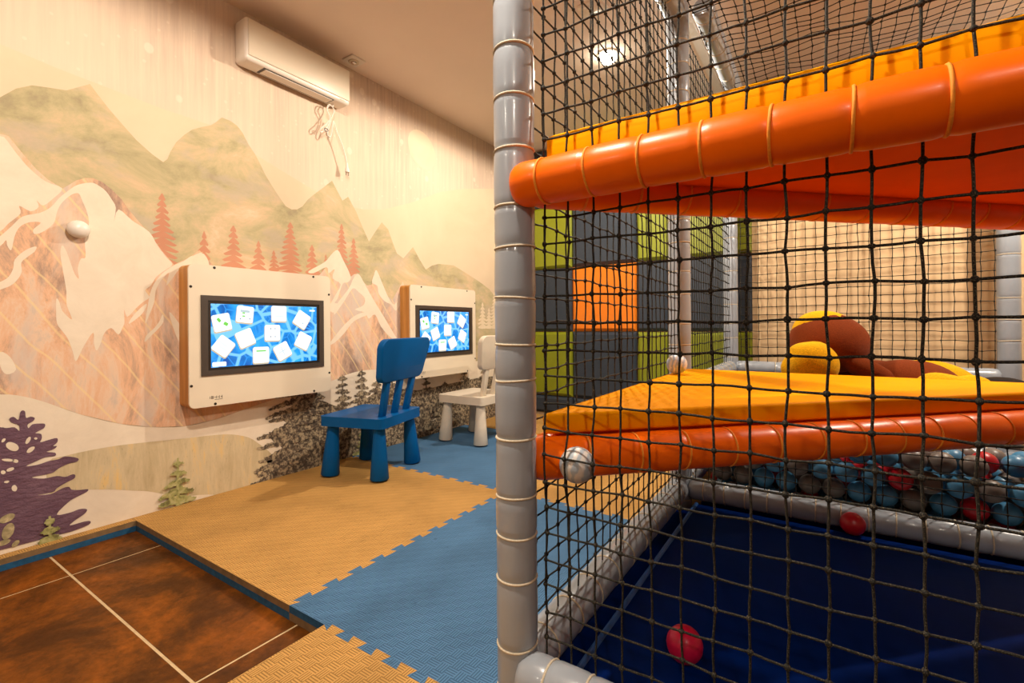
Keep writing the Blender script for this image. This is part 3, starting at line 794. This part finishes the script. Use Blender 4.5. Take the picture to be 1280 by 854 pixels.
beam((BAYX0 + 0.03, RY, RZ), (BAYX1 - 0.03, RY, RZ), 0.043, 0.16, 17)
TZ = TOP - 0.055
beam((BAYX0, FY + 0.03, TZ), (BAYX0, MY - 0.03, TZ), 0.043, 0.14, 18)
beam((BAYX0 + 0.09, MY + 0.03, TZ + 0.03), (BAYX0 + 0.09, RY - 0.03, TZ + 0.03), 0.043, 0.14, 19)
beam((BAYX0 + 0.03, RY, TZ), (BAYX1 - 0.03, RY, TZ), 0.043, 0.14, 20)
beam((BAYX0 + 0.03, FY, TZ), (BAYX1 - 0.03, FY, TZ), 0.043, 0.14, 21)
beam((BAYX1, FY + 0.03, BZ), (BAYX1, MY - 0.03, BZ), 0.043, 0.12, 22)
beam((BAYX1, MY + 0.03, BZ), (BAYX1, RY - 0.03, BZ), 0.043, 0.12, 23)

# ---- triangular platforms
def soft_prism(poly, z0, z1, bev):
    bm = bmesh.new()
    lo = [bm.verts.new((x, y, z0)) for x, y in poly]
    hi = [bm.verts.new((x, y, z1)) for x, y in poly]
    n = len(poly)
    bm.faces.new(lo[::-1]); bm.faces.new(hi)
    for i in range(n):
        bm.faces.new((lo[i], lo[(i + 1) % n], hi[(i + 1) % n], hi[i]))
    bmesh.ops.bevel(bm, geom=bm.edges[:], offset=bev, segments=3, affect='EDGES', profile=0.5)
    g = G()
    g.bm(bm)
    return g

low = thing('lower_platform', 'orange vinyl triangular platform with tube edge, above the blue pit floor', 'platform', (BAYX0, MY, 0.46))
soft_prism([(-0.480, 0.835), (0.700, 2.015), (-0.480, 2.015)], 0.548, 0.592, 0.008).build('cushion', M['amber'], low, smooth=50)
soft_prism([(-0.470, 0.870), (0.660, 1.990), (-0.470, 1.990)], 0.525, 0.5475, 0.003).build('board', M['orange_board'], low)
padded('edge_tube', (-0.490, 0.806, 0.505), (0.729, 2.025, 0.505), 0.0415, even(1.70, 0.108, 0.115), M['orange'], M['cord_orange'], low, (True, True), 31)
padded('edge_tube', (BAYX0, 0.815, 0.503), (BAYX0, MY - 0.045, 0.503), 0.038, even(1.1, 0.13, 0.06), M['orange'], M['cord_orange'], low, (True, True), 32)
padded('edge_tube', (BAYX0 + 0.045, MY, 0.503), (BAYX1 - 0.09, MY, 0.503), 0.038, even(1.0, 0.13, 0.06), M['orange'], M['cord_orange'], low, (True, True), 33)

upp = thing('upper_platform', 'orange vinyl triangular upper platform crossing overhead behind the front net', 'platform', (BAYX0, FY, 0.99))
soft_prism([(-0.452, 0.803), (0.715, 0.803), (0.715, 1.970)], 1.075, 1.139, 0.009).build('cushion', M['amber'], upp, smooth=50)
soft_prism([(-0.440, 0.800), (0.720, 0.795), (0.720, 1.960)], 1.050, 1.0745, 0.003).build('board', M['orange_board'], upp)
padded('edge_tube', (BAYX0 + 0.020, FY - 0.018, 1.033), (BAYX1 - 0.035, FY - 0.018, 1.033), 0.0415, even(1.2, 0.0905, 0.059), M['orange'], M['cord_orange'], upp, (True, True), 34)
padded('edge_tube', (-0.475, 0.800, 1.043), (0.735, 2.010, 1.043), 0.0415, even(1.70, 0.11, 0.1), M['orange'], M['cord_orange'], upp, (True, True), 35)
padded('edge_tube', (BAYX1, FY + 0.045, 1.042), (BAYX1, MY - 0.045, 1.042), 0.040, even(1.1, 0.12, 0.06), M['orange'], M['cord_orange'], upp, (True, True), 36)

# ---- pit floor pads
pad = thing('pit_pad', 'dark blue vinyl floor pad with a painted light strip inside the front bay', 'pad', (0.13, 1.4, 0.0))
soft_prism([(-0.435, 0.83), (0.700, 0.83), (0.700, 1.955), (-0.435, 1.955)], 0.001, 0.068, 0.010).build('cushion', M['blue_pad'], pad, smooth=50)
G().tube([(-0.423, 0.835, 0.0655), (-0.423, 1.4, 0.0655), (-0.423, 1.950, 0.0655)], 0.0085, 8).build('lit_strip', M['blue_lit_strip'], pad, smooth=50)  # strip of light along the pad edge, shaped as a lighter blue tube
G().box(-0.540, -0.436, 0.83, 1.955, 0.001, 0.040).build('skirt', M['blue_pad'], pad)
pad2 = soft_prism([(-0.435, 2.085), (0.700, 2.085), (0.700, 3.22), (-0.435, 3.22)], 0.001, 0.05, 0.008).build('pit_pad', M['blue_pad'], base=(0.13, 2.6, 0.0), smooth=50)
tag(pad2, 'blue vinyl floor pad lying beneath the coloured balls', 'pad')

# ================================================================== NETS
def net(name, label, o, U, V, nu, nv, base, seed, r=0.0020, split=True, bulge=None, cell=0.05, wob=0.0026, sag=0.004, knots=True):
    """square-mesh knotted net spanned by unit vectors U, V from corner o"""
    rr = random.Random(seed)
    o, U, V = Vector(o), Vector(U), Vector(V)
    Nn = U.cross(V)
    P = {}
    for i in range(nu + 1):
        for j in range(nv + 1):
            p = o + U * (i * cell + rr.uniform(-1, 1) * wob) + V * (j * cell + rr.uniform(-1, 1) * wob)
            p += Nn * (sag * noise.noise((i * 0.31 + seed, j * 0.27, 0)))
            if bulge:
                c, rad, amt = bulge
                d2 = (p - Vector(c)).length
                p += Nn * amt * math.exp(-(d2 / rad) ** 2)
            P[i, j] = p
    t = thing(name, label, 'net', base)
    n = 5
    def strand(pts):
        out = []
        for a, b in zip(pts[:-1], pts[1:]):
            out += [a, (a + b) / 2 + Vector((rr.uniform(-1, 1), rr.uniform(-1, 1), rr.uniform(-1, 1))) * 0.0009]
        return out + [pts[-1]]
    whole = G()
    for i in range(nu + 1):
        g = G() if split else whole
        g.tube(strand([P[i, j] for j in range(nv + 1)]), r, n)
        if knots:
            for j in range(nv + 1):
                g.sphere(P[i, j], r * 2.5, 8, 5, (rr.uniform(0.8, 1.15), rr.uniform(0.8, 1.1), rr.uniform(0.75, 1.15)))
        if split:
            g.build('upright_rope', M['rope'], t, smooth='all')
    for j in range(nv + 1):
        g = G() if split else whole
        g.tube(strand([P[i, j] for i in range(nu + 1)]), r, n)
        if split:
            g.build('cross_rope', M['rope'], t, smooth='all')
    if not split:
        whole.build('mesh_ropes', M['rope'], t, smooth='all')
    return t

NY = 0.790
net('rope_net', 'black knotted rope net stretched across the front of the play frame', (-0.446, NY, 0.125), (1, 0, 0), (0, 0, 1), 23, 38, (-0.446, NY, 0.125), 3, bulge=((-0.385, 0.79, 0.512), 0.06, 0.020))
net('rope_net', 'black knotted rope net along the side of the frame beside the foam mats', (-0.498, 0.835, 0.13), (0, 1, 0), (0, 0, 1), 23, 38, (-0.498, 0.835, 0.13), 4, r=0.0020)
net('rope_net', 'black rope net on the far side bay, before the padded wall squares', (-0.498, 2.085, 0.13), (0, 1, 0), (0, 0, 1), 23, 38, (-0.498, 2.085, 0.13), 5, r=0.0019, split=False)
net('rope_net', 'black rope net at the rear of the ball pit before the beige wall', (-0.44, RY - 0.01, 0.13), (1, 0, 0), (0, 0, 1), 23, 38, (-0.44, RY - 0.01, 0.13), 6, r=0.0019, split=False)
net('rope_net', 'short black rope net holding back the coloured balls above the low beam', (-0.44, MY - 0.002, 0.14), (1, 0, 0), (0, 0, 1), 23, 6, (-0.44, MY, 0.14), 7, r=0.0018, split=False)
net('rope_net', 'black rope net stretched flat under the ceiling as roof of the frame', (-0.44, 0.835, TOP - 0.055), (1, 0, 0), (0, 1, 0), 23, 48, (-0.44, 0.835, TOP - 0.055), 8, r=0.0019, split=False, sag=0.02)

# ================================================================== INTERACTIVE SCREENS
CARDS = [(1.004, 0.795, 12), (1.101, 0.831, -6), (1.258, 0.837, 0), (1.374, 0.810, -32), (1.010, 0.694, -38), (1.103, 0.726, 22), (1.226, 0.748, 0), (1.381, 0.706, -27), (1.172, 0.648, 0), (1.275, 0.661, 27)]
def screen_unit(dy, label):
    fx = -2.145
    y0, y1, z0, z1 = 0.879 + dy, 1.537 + dy, 0.443, 1.035
    t = thing('touch_screen', label, 'screen', (WX, (y0 + y1) / 2, z0), 'wall screens')
    G().rbox(WX + 0.001, fx - 0.009, y0 + 0.002, y1 - 0.002, z0 + 0.002, z1 - 0.002, 0.02, 4, 0).build('box', M['wood'], t, smooth=50)
    fp = G().rbox(fx - 0.009, fx, y0, y1, z0, z1, 0.022, 4, 0).build('front_panel', M['white_panel'], t, smooth=50)
    for (yy, zz) in ((0.977, 1.026), (1.440, 1.026), (0.887, 0.941), (1.529, 0.941), (0.887, 0.536), (1.529, 0.536), (0.977, 0.452), (1.440, 0.452)):
        G().tube([(fx - 0.001, yy + dy, zz), (fx + 0.0012, yy + dy, zz), (fx + 0.002, yy + dy, zz)], [0.0056, 0.0056, 0.0035], 12).build('screw', M['steel'], fp, smooth=50)
    a0, a1, b0, b1 = 0.923 + dy, 1.495 + dy, 0.572, 0.908
    bz = G()
    o_, i_ = [(a0, b0), (a1, b0), (a1, b1), (a0, b1)], [(a0 + .026, b0 + .022), (a1 - .026, b0 + .022), (a1 - .026, b1 - .022), (a0 + .026, b1 - .022)]
    v = [(fx, y, z) for y, z in o_] + [(fx + .005, y, z) for y, z in o_] + [(fx + .005, y, z) for y, z in i_] + [(fx + 0.001, y, z) for y, z in i_]
    f = []
    for q in (0, 4, 8):
        for k in range(4):
            f.append((q + k, q + (k + 1) % 4, q + 4 + (k + 1) % 4, q + 4 + k))
    bz.add(v, f).build('bezel', M['bezel'], t)
    gl = G().box(fx, fx + 0.0016, a0 + .026, a1 - .026, b0 + .022, b1 - .022).build('glass', M['black'], t)
    sc = G().box(fx + 0.0014, fx + 0.0024, 0.961 + dy, 1.455 + dy, 0.605, 0.874).build('display', M['screen'], t)
    def card(cy, cz, ang, s, mat, lift, name='display_card', w=None):
        w = w or s
        ca, sa = math.cos(math.radians(ang)), math.sin(math.radians(ang))
        pts = []
        for cxx, czz, st in ((1, 1, 0), (-1, 1, 90), (-1, -1, 180), (1, -1, 270)):
            for k in range(4):
                an = math.radians(st + k * 30)
                rc = min(0.008, s * .2, w * .2)
                py, pz = cxx * (w / 2 - rc) + rc * math.cos(an), czz * (s / 2 - rc) + rc * math.sin(an)
                pts.append((py * ca - pz * sa + cy + dy, py * sa + pz * ca + cz))
        pts = [(min(max(p, 0.9615 + dy), 1.4545 + dy), min(max(q, 0.6055), 0.8735)) for p, q in pts]
        G().add([(fx + lift, p, q) for p, q in pts], [tuple(range(len(pts)))]).build(name, mat, sc, tri=True)
    for k, (cy, cz, ang) in enumerate(CARDS):
        card(cy - 0.001, cz - 0.0045, ang, 0.076, M['card_edge'], 0.0027)
        card(cy, cz, ang, 0.073, M['card'], 0.0030)
        if k == 0:
            card(cy - 0.012, cz + 0.010, 40, 0.018, M['card_green'], 0.0033, 'display_mark', 0.012)
            card(cy + 0.016, cz - 0.006, -30, 0.014, M['card_green'], 0.0033, 'display_mark', 0.018)
        elif k == 1:
            card(cy, cz + 0.014, ang, 0.010, M['card_mark'], 0.0033, 'display_mark', 0.040)
            for q in (-0.008, 0.006): card(cy - 0.006, cz + q, ang, 0.006, M['card_green'], 0.0034, 'display_mark', 0.012)
            for q in (-0.02, 0.02): card(cy + q, cz - 0.02, ang, 0.005, M['card_dark'], 0.0033, 'display_mark', 0.005)
        elif k == 6:
            for qa in (-0.009, 0.012):
                for qb in (-0.018, 0.019): card(cy + qa, cz + qb, 0, 0.009, M['card_dark'], 0.0033, 'display_mark', 0.003)
        elif k == 8:
            card(cy, cz + 0.018, 0, 0.006, M['card_green'], 0.0033, 'display_mark', 0.045)
        elif k == 9:
            card(cy, cz, ang, 0.0025, M['card_mark'], 0.0033, 'display_mark', 0.045)
            card(cy, cz, ang, 0.045, M['card_mark'], 0.00332, 'display_mark', 0.0025)
        elif k == 3:
            card(cy + 0.004, cz - 0.018, ang, 0.006, M['card_mark'], 0.0033, 'display_mark', 0.009)
        elif k in (2, 4):
            for q in (-0.012, 0.008): card(cy, cz + q, ang, 0.002, M['card_mark'], 0.0033, 'display_mark', 0.042)
    card(0.993, 0.618, 0, 0.019, M['card'], 0.0030, 'display_mark', 0.056)
    card(1.43, 0.855, 0, 0.008, M['card'], 0.0030, 'display_mark', 0.03)
    # small worn maker's mark
    lg = G()
    for k, (q, w, h) in enumerate([(0.956, 0.0022, 0.010), (0.962, 0.0035, 0.013), (0.967, 0.0025, 0.012), (0.973, 0.006, 0.0022), (0.981, 0.0022, 0.011), (0.986, 0.005, 0.002), (0.992, 0.0022, 0.011), (0.998, 0.006, 0.002), (1.003, 0.002, 0.012)]):
        lg.box(fx, fx + 0.0004, q + dy, q + w + dy, 0.480 - h / 2, 0.480 + h / 2)
    lg.box(fx, fx + 0.0004, 0.975 + dy, 1.006 + dy, 0.4695, 0.471)
    lg.build('printed_mark', M['steel'], fp)
    return t
screen_unit(0.0, 'white wall-mounted touch screen with wooden edge, near the white heater')
screen_unit(1.228, 'white wall-mounted touch screen with wooden edge, behind the white chair')

# ================================================================== CHAIRS
def chair(label, loc, ang, mat):
    t = thing('child_chair', label, 'chair', (0, 0, 0), 'small plastic chairs')
    w, d, th, st = 0.375, 0.355, 0.048, 0.295
    G().rbox(-w / 2, w / 2, -d / 2, d / 2, st - th, st, 0.022, 4, 2).build('seat', mat, t, smooth=50)
    for sx in (-1, 1):
        for sy in (-1, 1):
            tp, bt = Vector((sx * 0.140, sy * 0.130, st - th + 0.001)), Vector((sx * 0.156, sy * 0.140, 0.0))
            def at(f): return bt + (tp - bt) * f
            lg = G().tube([at(0.013), at(0.03), at(0.5), at(1.0)], [0.041, 0.0445, 0.0355, 0.0265], 24).build('leg', mat, t, smooth=50)
            G().tube([at(0.0005), at(0.013)], [0.038, 0.040], 24).build('foot_pad', M['rubber'], lg, smooth=50)
    lean = 0.20
    def bp(z): return -d / 2 + 0.050 - (z - st) * lean
    for q in (-0.122, 0, 0.122):
        g = G()
        z0, z1 = st - 0.002, 0.478
        k = 0.85
        a, b = bp(z0), bp(z1)
        v = []
        for (z, yy, xx) in ((z0, a, q * 0.92), (z1, b, q)):
            v += [(xx - 0.019, yy - 0.013, z), (xx + 0.019, yy - 0.013, z), (xx + 0.019, yy + 0.013, z), (xx - 0.019, yy + 0.013, z)]
        bm = bmesh.new()
        bv = [bm.verts.new(p) for p in v]
        for fc in ((3, 2, 1, 0), (4, 5, 6, 7), (0, 1, 5, 4), (1, 2, 6, 5), (2, 3, 7, 6), (3, 0, 4, 7)):
            bm.faces.new([bv[i] for i in fc])
        bmesh.ops.bevel(bm, geom=bm.edges[:], offset=0.005, segments=2, affect='EDGES', profile=0.5)
        g.bm(bm).build('slat', mat, t, smooth=50)
    # backrest: rounded plate, wider at the top
    zt, zb = 0.672, 0.462
    outl = []
    for (cx, cz, st_) in ((0.185, zt - 0.045, 0), (-0.185, zt - 0.045, 90), (-0.158, zb + 0.045, 180), (0.158, zb + 0.045, 270)):
        for k in range(6):
            an = math.radians(st_ + 18 * k)
            outl.append((cx + 0.045 * math.cos(an), cz + 0.045 * math.sin(an)))
    bm = bmesh.new()
    fr = [bm.verts.new((x, bp(z) + 0.017, z)) for x, z in outl]
    bk = [bm.verts.new((x, bp(z) - 0.017, z)) for x, z in outl]
    n = len(outl)
    f1 = bm.faces.new(fr); f2 = bm.faces.new(bk[::-1])
    for i in range(n):
        bm.faces.new((fr[i], bk[i], bk[(i + 1) % n], fr[(i + 1) % n]))
    bmesh.ops.recalc_face_normals(bm, faces=bm.faces[:])
    rim = [e for e in bm.edges if (e.verts[0] in fr) == (e.verts[1] in fr)]
    rim = [e for e in bm.edges if any(len(f.verts) > 4 for f in e.link_faces)]
    bmesh.ops.bevel(bm, geom=rim, offset=0.006, segments=3, affect='EDGES', profile=0.5)
    G().bm(bm).build('backrest', mat, t, smooth=50)
    t.location = loc
    t.rotation_euler = (0, 0, math.radians(ang))
    return t
chair('royal blue plastic child chair on the tan foam mat', (-1.945, 1.640, MAT + 0.003), 106, M['chair_blue'])
chair('cream white plastic child chair on the blue foam mat', (-1.900, 2.462, MAT + 0.003), 91, M['chair_white'])

# ================================================================== HEATER, CORD, CEILING BITS, WALL DOME
ht = thing('wall_heater', 'white slim wall heater mounted high on the mural below the ceiling', 'heater', (WX, 1.39, 1.97))
hx = -2.140
G().rbox(WX + 0.001, hx, 1.110, 1.668, 1.972, 2.165, 0.016, 4).build('body', M['white'], ht, smooth=50)
G().rbox(hx - 0.001, hx + 0.005, 1.122, 1.660, 1.992, 2.156, 0.0025, 2).build('front_panel', M['white_panel'], ht, smooth=50)
G().box(WX + 0.022, hx - 0.012, 1.20, 1.575, 1.9705, 1.9725).build('outlet_slot', M['black'], ht)
G().rbox(WX + 0.030, hx - 0.017, 1.21, 1.568, 1.9675, 1.9715, 0.001, 1).build('louvre', M['white'], ht)
G().box(hx + 0.0002, hx + 0.0008, 1.60, 1.635, 1.982, 1.986).build('printed_mark', M['cord'], ht)
cd = thing('power_cord', 'white power cord looped and hanging from the wall heater with its plug', 'cord', (-2.18, 1.60, 1.60))
cx_ = -2.195
path = [(cx_, 1.600, 1.972), (cx_, 1.597, 1.955), (cx_ + .004, 1.570, 1.955), (cx_ + .006, 1.556, 1.925), (cx_ + .004, 1.575, 1.885), (cx_, 1.560, 1.830), (cx_ - .004, 1.524, 1.795), (cx_ + .006, 1.524, 1.815), (cx_ + .008, 1.555, 1.850),
        (cx_ + .006, 1.590, 1.905), (cx_ + .002, 1.603, 1.940), (cx_ - .004, 1.585, 1.958), (cx_ - .006, 1.566, 1.930), (cx_ - .002, 1.585, 1.880), (cx_ + .004, 1.560, 1.800), (cx_ + .008, 1.575, 1.785), (cx_ + .004, 1.590, 1.830),
        (cx_, 1.600, 1.880), (cx_ + .002, 1.620, 1.830), (cx_ + .004, 1.655, 1.760), (cx_ + .003, 1.676, 1.70), (cx_, 1.684, 1.672)]
cable = G().tube(smooth_path(path, 5), 0.0030, 7).build('cable', M['white'], cd, smooth='all')
G().tube([(cx_ + .005, 1.552 + .012 * math.cos(a), 1.815 + .008 * math.sin(a)) for a in [2 * PI * k / 10 for k in range(10)]], 0.0022, 5, closed=True).build('cable_tie', M['black'], cable)
pl = G().tube([(cx_, 1.684, 1.678), (cx_, 1.685, 1.655), (cx_, 1.686, 1.640), (cx_, 1.686, 1.628)], [0.005, 0.007, 0.012, 0.013], 12).build('plug', M['white'], cd, smooth=50)
for s in (-1, 1):
    G().tube([(cx_, 1.686 + s * 0.008, 1.628), (cx_, 1.686 + s * 0.008, 1.609)], 0.0021, 8).build('pin', M['chrome'], pl)

sp = thing('ceiling_spot', 'small square white ceiling spot fitting beside the wall heater', 'ceiling spot', (-2.15, 1.70, CEIL - 0.012))
G().rbox(-2.195, -2.105, 1.655, 1.745, CEIL - 0.010, CEIL, 0.004, 2).build('plate', M['white'], sp, smooth=50)
G().tube([(-2.15, 1.70, CEIL - 0.010), (-2.15, 1.70, CEIL - 0.015), (-2.15, 1.70, CEIL - 0.0152)], [0.030, 0.027, 0.020], 24).build('ring', M['cord'], sp, smooth=50)
G().sphere((-2.15, 1.70, CEIL - 0.014), 0.017, 14, 8, (1, 1, 0.5)).build('lens', M['chrome'], sp, smooth='all')

cv_ = thing('ceiling_cover', 'white rectangular cover plate on the ceiling above the side net', 'cover plate', (-0.88, 2.03, CEIL - 0.02))
G().rbox(-0.94, -0.82, 1.985, 2.075, CEIL - 0.012, CEIL, 0.004, 2).build('plate', M['white'], cv_, smooth=50)
G().rbox(-0.925, -0.835, 2.0, 2.06, CEIL - 0.016, CEIL - 0.0115, 0.002, 1).build('lid', M['white'], cv_, smooth=50)

dm = thing('wall_sensor', 'white egg-shaped dome fixed on the mural mountain snow', 'sensor', (WX, 0.56, 1.125))
G().tube([(WX + 0.003, 0.56, 1.127), (WX + 0.009, 0.56, 1.127)], 0.026, 24).build('base', M['white'], dm, smooth=50)
G().sphere((WX + 0.024, 0.56, 1.127), 0.031, 24, 14, (0.85, 1.05, 1.0)).build('dome', M['white'], dm, smooth='all')

LNAMES = ['ceiling lamp glowing above the tile floor and the front post', 'glowing round ceiling lamp seen through the side net',
          'added fill lamp, unseen behind the camera on the mural side', 'added fill lamp, unseen behind the camera away from the mural', 'ceiling lamp glowing beside the right-hand wall']
for (lx, ly, le), lb in zip(LAMPS, LNAMES):
    t = thing('ceiling_lamp', lb, 'lamp', (lx, ly, CEIL), 'round ceiling lamps')
    G().tube([(lx, ly, CEIL), (lx, ly, CEIL - 0.008), (lx, ly, CEIL - 0.012)], [0.055, 0.055, 0.048], 32).build('rim', M['white'], t, smooth=50)
    G().sphere((lx, ly, CEIL - 0.012), 0.050, 20, 10, (1, 1, 0.8)).build('bulb', M['bulb'], t, smooth='all')

# ================================================================== BALLS
def ball(c, r, kind, label, group=None, dent=None, seed=0):
    g = G()
    g.sphere((0, 0, 0), r, 24, 14)
    vv = []
    for p in g.v:
        p = Vector(p)
        if dent:
            for dd, amt in dent:
                dd = Vector(dd).normalized()
                h = p.dot(dd) - r * (1 - amt)
                if h > 0:
                    p -= dd * h * 1.5
        vv.append(p + Vector(c))
    g.v = [tuple(p) for p in vv]
    # moulded seam ring
    o = g.build('play_ball', M['balls'][kind], base=(c[0], c[1], c[2] - r), smooth='all' if not dent else 30)
    return tag(o, label, 'ball', group)
BR = 0.0365
ball((0.0, 0.0, 0.0), 0.001, 'pink', 'x') if False else None
ball((-0.247, 1.020, 0.068 + BR), BR, 'pink', 'bright pink plastic ball lying alone on the dark blue pad')
ball((0.075, 1.938, 0.068 + BR), BR, 'red', 'red plastic ball resting against the grey beam on the dark blue pad')
ball((-0.387, 0.805, 0.510), 0.0335, 'marble', 'grey marbled ball caught between the front net and orange tube')
ball((-0.448, 1.765, 0.592 + BR), BR, 'marble_blue', 'white and blue marbled ball on top of the lower orange platform')
rb = random.Random(21)
words = {'blue': 'light blue plastic ball in the pit behind the grey beam', 'red': 'red plastic ball in the pit behind the grey beam', 'grey': 'grey plastic ball in the pit behind the grey beam'}
sp_ = 0.0765
k = 0
for lz in range(4):
    for iy in range(4 if lz < 3 else 3):
        for ix in range(14):
            x = -0.395 + sp_ * ix + (0.038 if (lz + iy) % 2 else 0) + rb.uniform(-1, 1) * 0.0012
            y = 2.115 + iy * 0.0745 + (0.018 if lz % 2 else 0.0) + rb.uniform(-1, 1) * 0.001
            z = 0.052 + BR + lz * 0.0700 + rb.uniform(0, 1) * 0.0008
            if x > 0.66:
                continue
            if lz == 3 and iy == 0 and rb.random() < 0.35:
                continue
            kind = rb.choice(['blue', 'blue', 'red', 'grey', 'grey'])
            if lz == 2 and iy == 0 and ix == 9:
                ball((x, y, z), BR, 'grey', 'crumpled grey ball with dented sides lying in the pit', dent=[((0.3, -1, 0.4), 0.35), ((-0.8, -0.6, 0.2), 0.3), ((0, -0.4, 1), 0.3)])
            else:
                ball((x, y, z), BR, kind, words[kind], 'coloured balls in the pit')
            k += 1

# ================================================================== PLUSH TOY
pt = thing('plush_toy', 'large brown and yellow plush toy slumped behind the lower orange platform', 'plush toy', (0.1, 2.72, 0.05))
def blob(name, c, r, sc, mat, rot=(0, 0, 0), lump=0.06, seed=0, parent=pt, cut=None):
    R = Matrix.Rotation(rot[2], 3, 'Z') @ Matrix.Rotation(rot[1], 3, 'Y') @ Matrix.Rotation(rot[0], 3, 'X')
    g = G().sphere((0, 0, 0), 1.0, 32, 20)
    vv = []
    for p in g.v:
        p = Vector(p)
        k = 1 + lump * noise.noise(p * 1.3 + Vector((seed, 0, 0)))
        if cut:
            k -= cut * math.exp(-(p.x / 0.05) ** 2)
        q = Vector((p.x * sc[0], p.y * sc[1], p.z * sc[2])) * r * k
        vv.append(R @ q + Vector(c))
    g.v = [tuple(p) for p in vv]
    return g.build(name, mat, parent, smooth='all')
# seen over the platform edge: head with pale crown and muzzle, then an arm, the back, paws and a shoe
hd = blob('head', (0.015, 2.62, 0.680), 0.152, (1.08, 1.0, 0.92), M['plush_brown'], (0, 0.12, 0.5), 0.05, 1, cut=0.03)
blob('crown_patch', (-0.005, 2.63, 0.742), 0.115, (1.10, 1.0, 0.80), M['plush_yellow'], (0, 0.05, 0.4), 0.03, 2, hd)
mz = blob('muzzle', (-0.045, 2.44, 0.605), 0.092, (1.12, 0.9, 1.0), M['plush_yellow'], (0, 0.2, 0.3), 0.10, 3)
blob('cheek', (-0.105, 2.47, 0.575), 0.062, (1, 1, 1), M['plush_yellow'], (0, 0, 0), 0.08, 4, mz)
blob('torso', (0.17, 2.80, 0.33), 0.27, (1.05, 0.85, 1.0), M['plush_brown'], (0, 0, 0.2), 0.06, 5)
blob('arm', (0.16, 2.56, 0.565), 0.060, (2.1, 0.9, 0.75), M['plush_brown'], (0, 0.50, 0.15), 0.05, 6)
bk = blob('back', (0.31, 2.66, 0.500), 0.132, (1.45, 1.0, 0.85), M['plush_brown'], (0, 0.12, 0.1), 0.05, 7, cut=0.03)
blob('back_stripe', (0.395, 2.74, 0.500), 0.125, (1.30, 0.7, 0.85), M['plush_yellow'], (0, 0.2, 0.1), 0.03, 8, bk)
blob('paw', (0.395, 2.50, 0.505), 0.080, (1.35, 0.9, 0.85), M['plush_yellow'], (0, 0.1, 0.1), 0.10, 9)
blob('paw', (0.475, 2.53, 0.505), 0.070, (1.2, 0.9, 0.9), M['plush_yellow'], (0, 0.1, 0.1), 0.10, 10)
blob('shoe', (0.575, 2.56, 0.488), 0.085, (1.35, 0.9, 0.85), M['plush_black'], (0, 0.15, 0.1), 0.06, 11)

for o in bpy.data.objects:
    if '_base' in o:
        del o['_base']
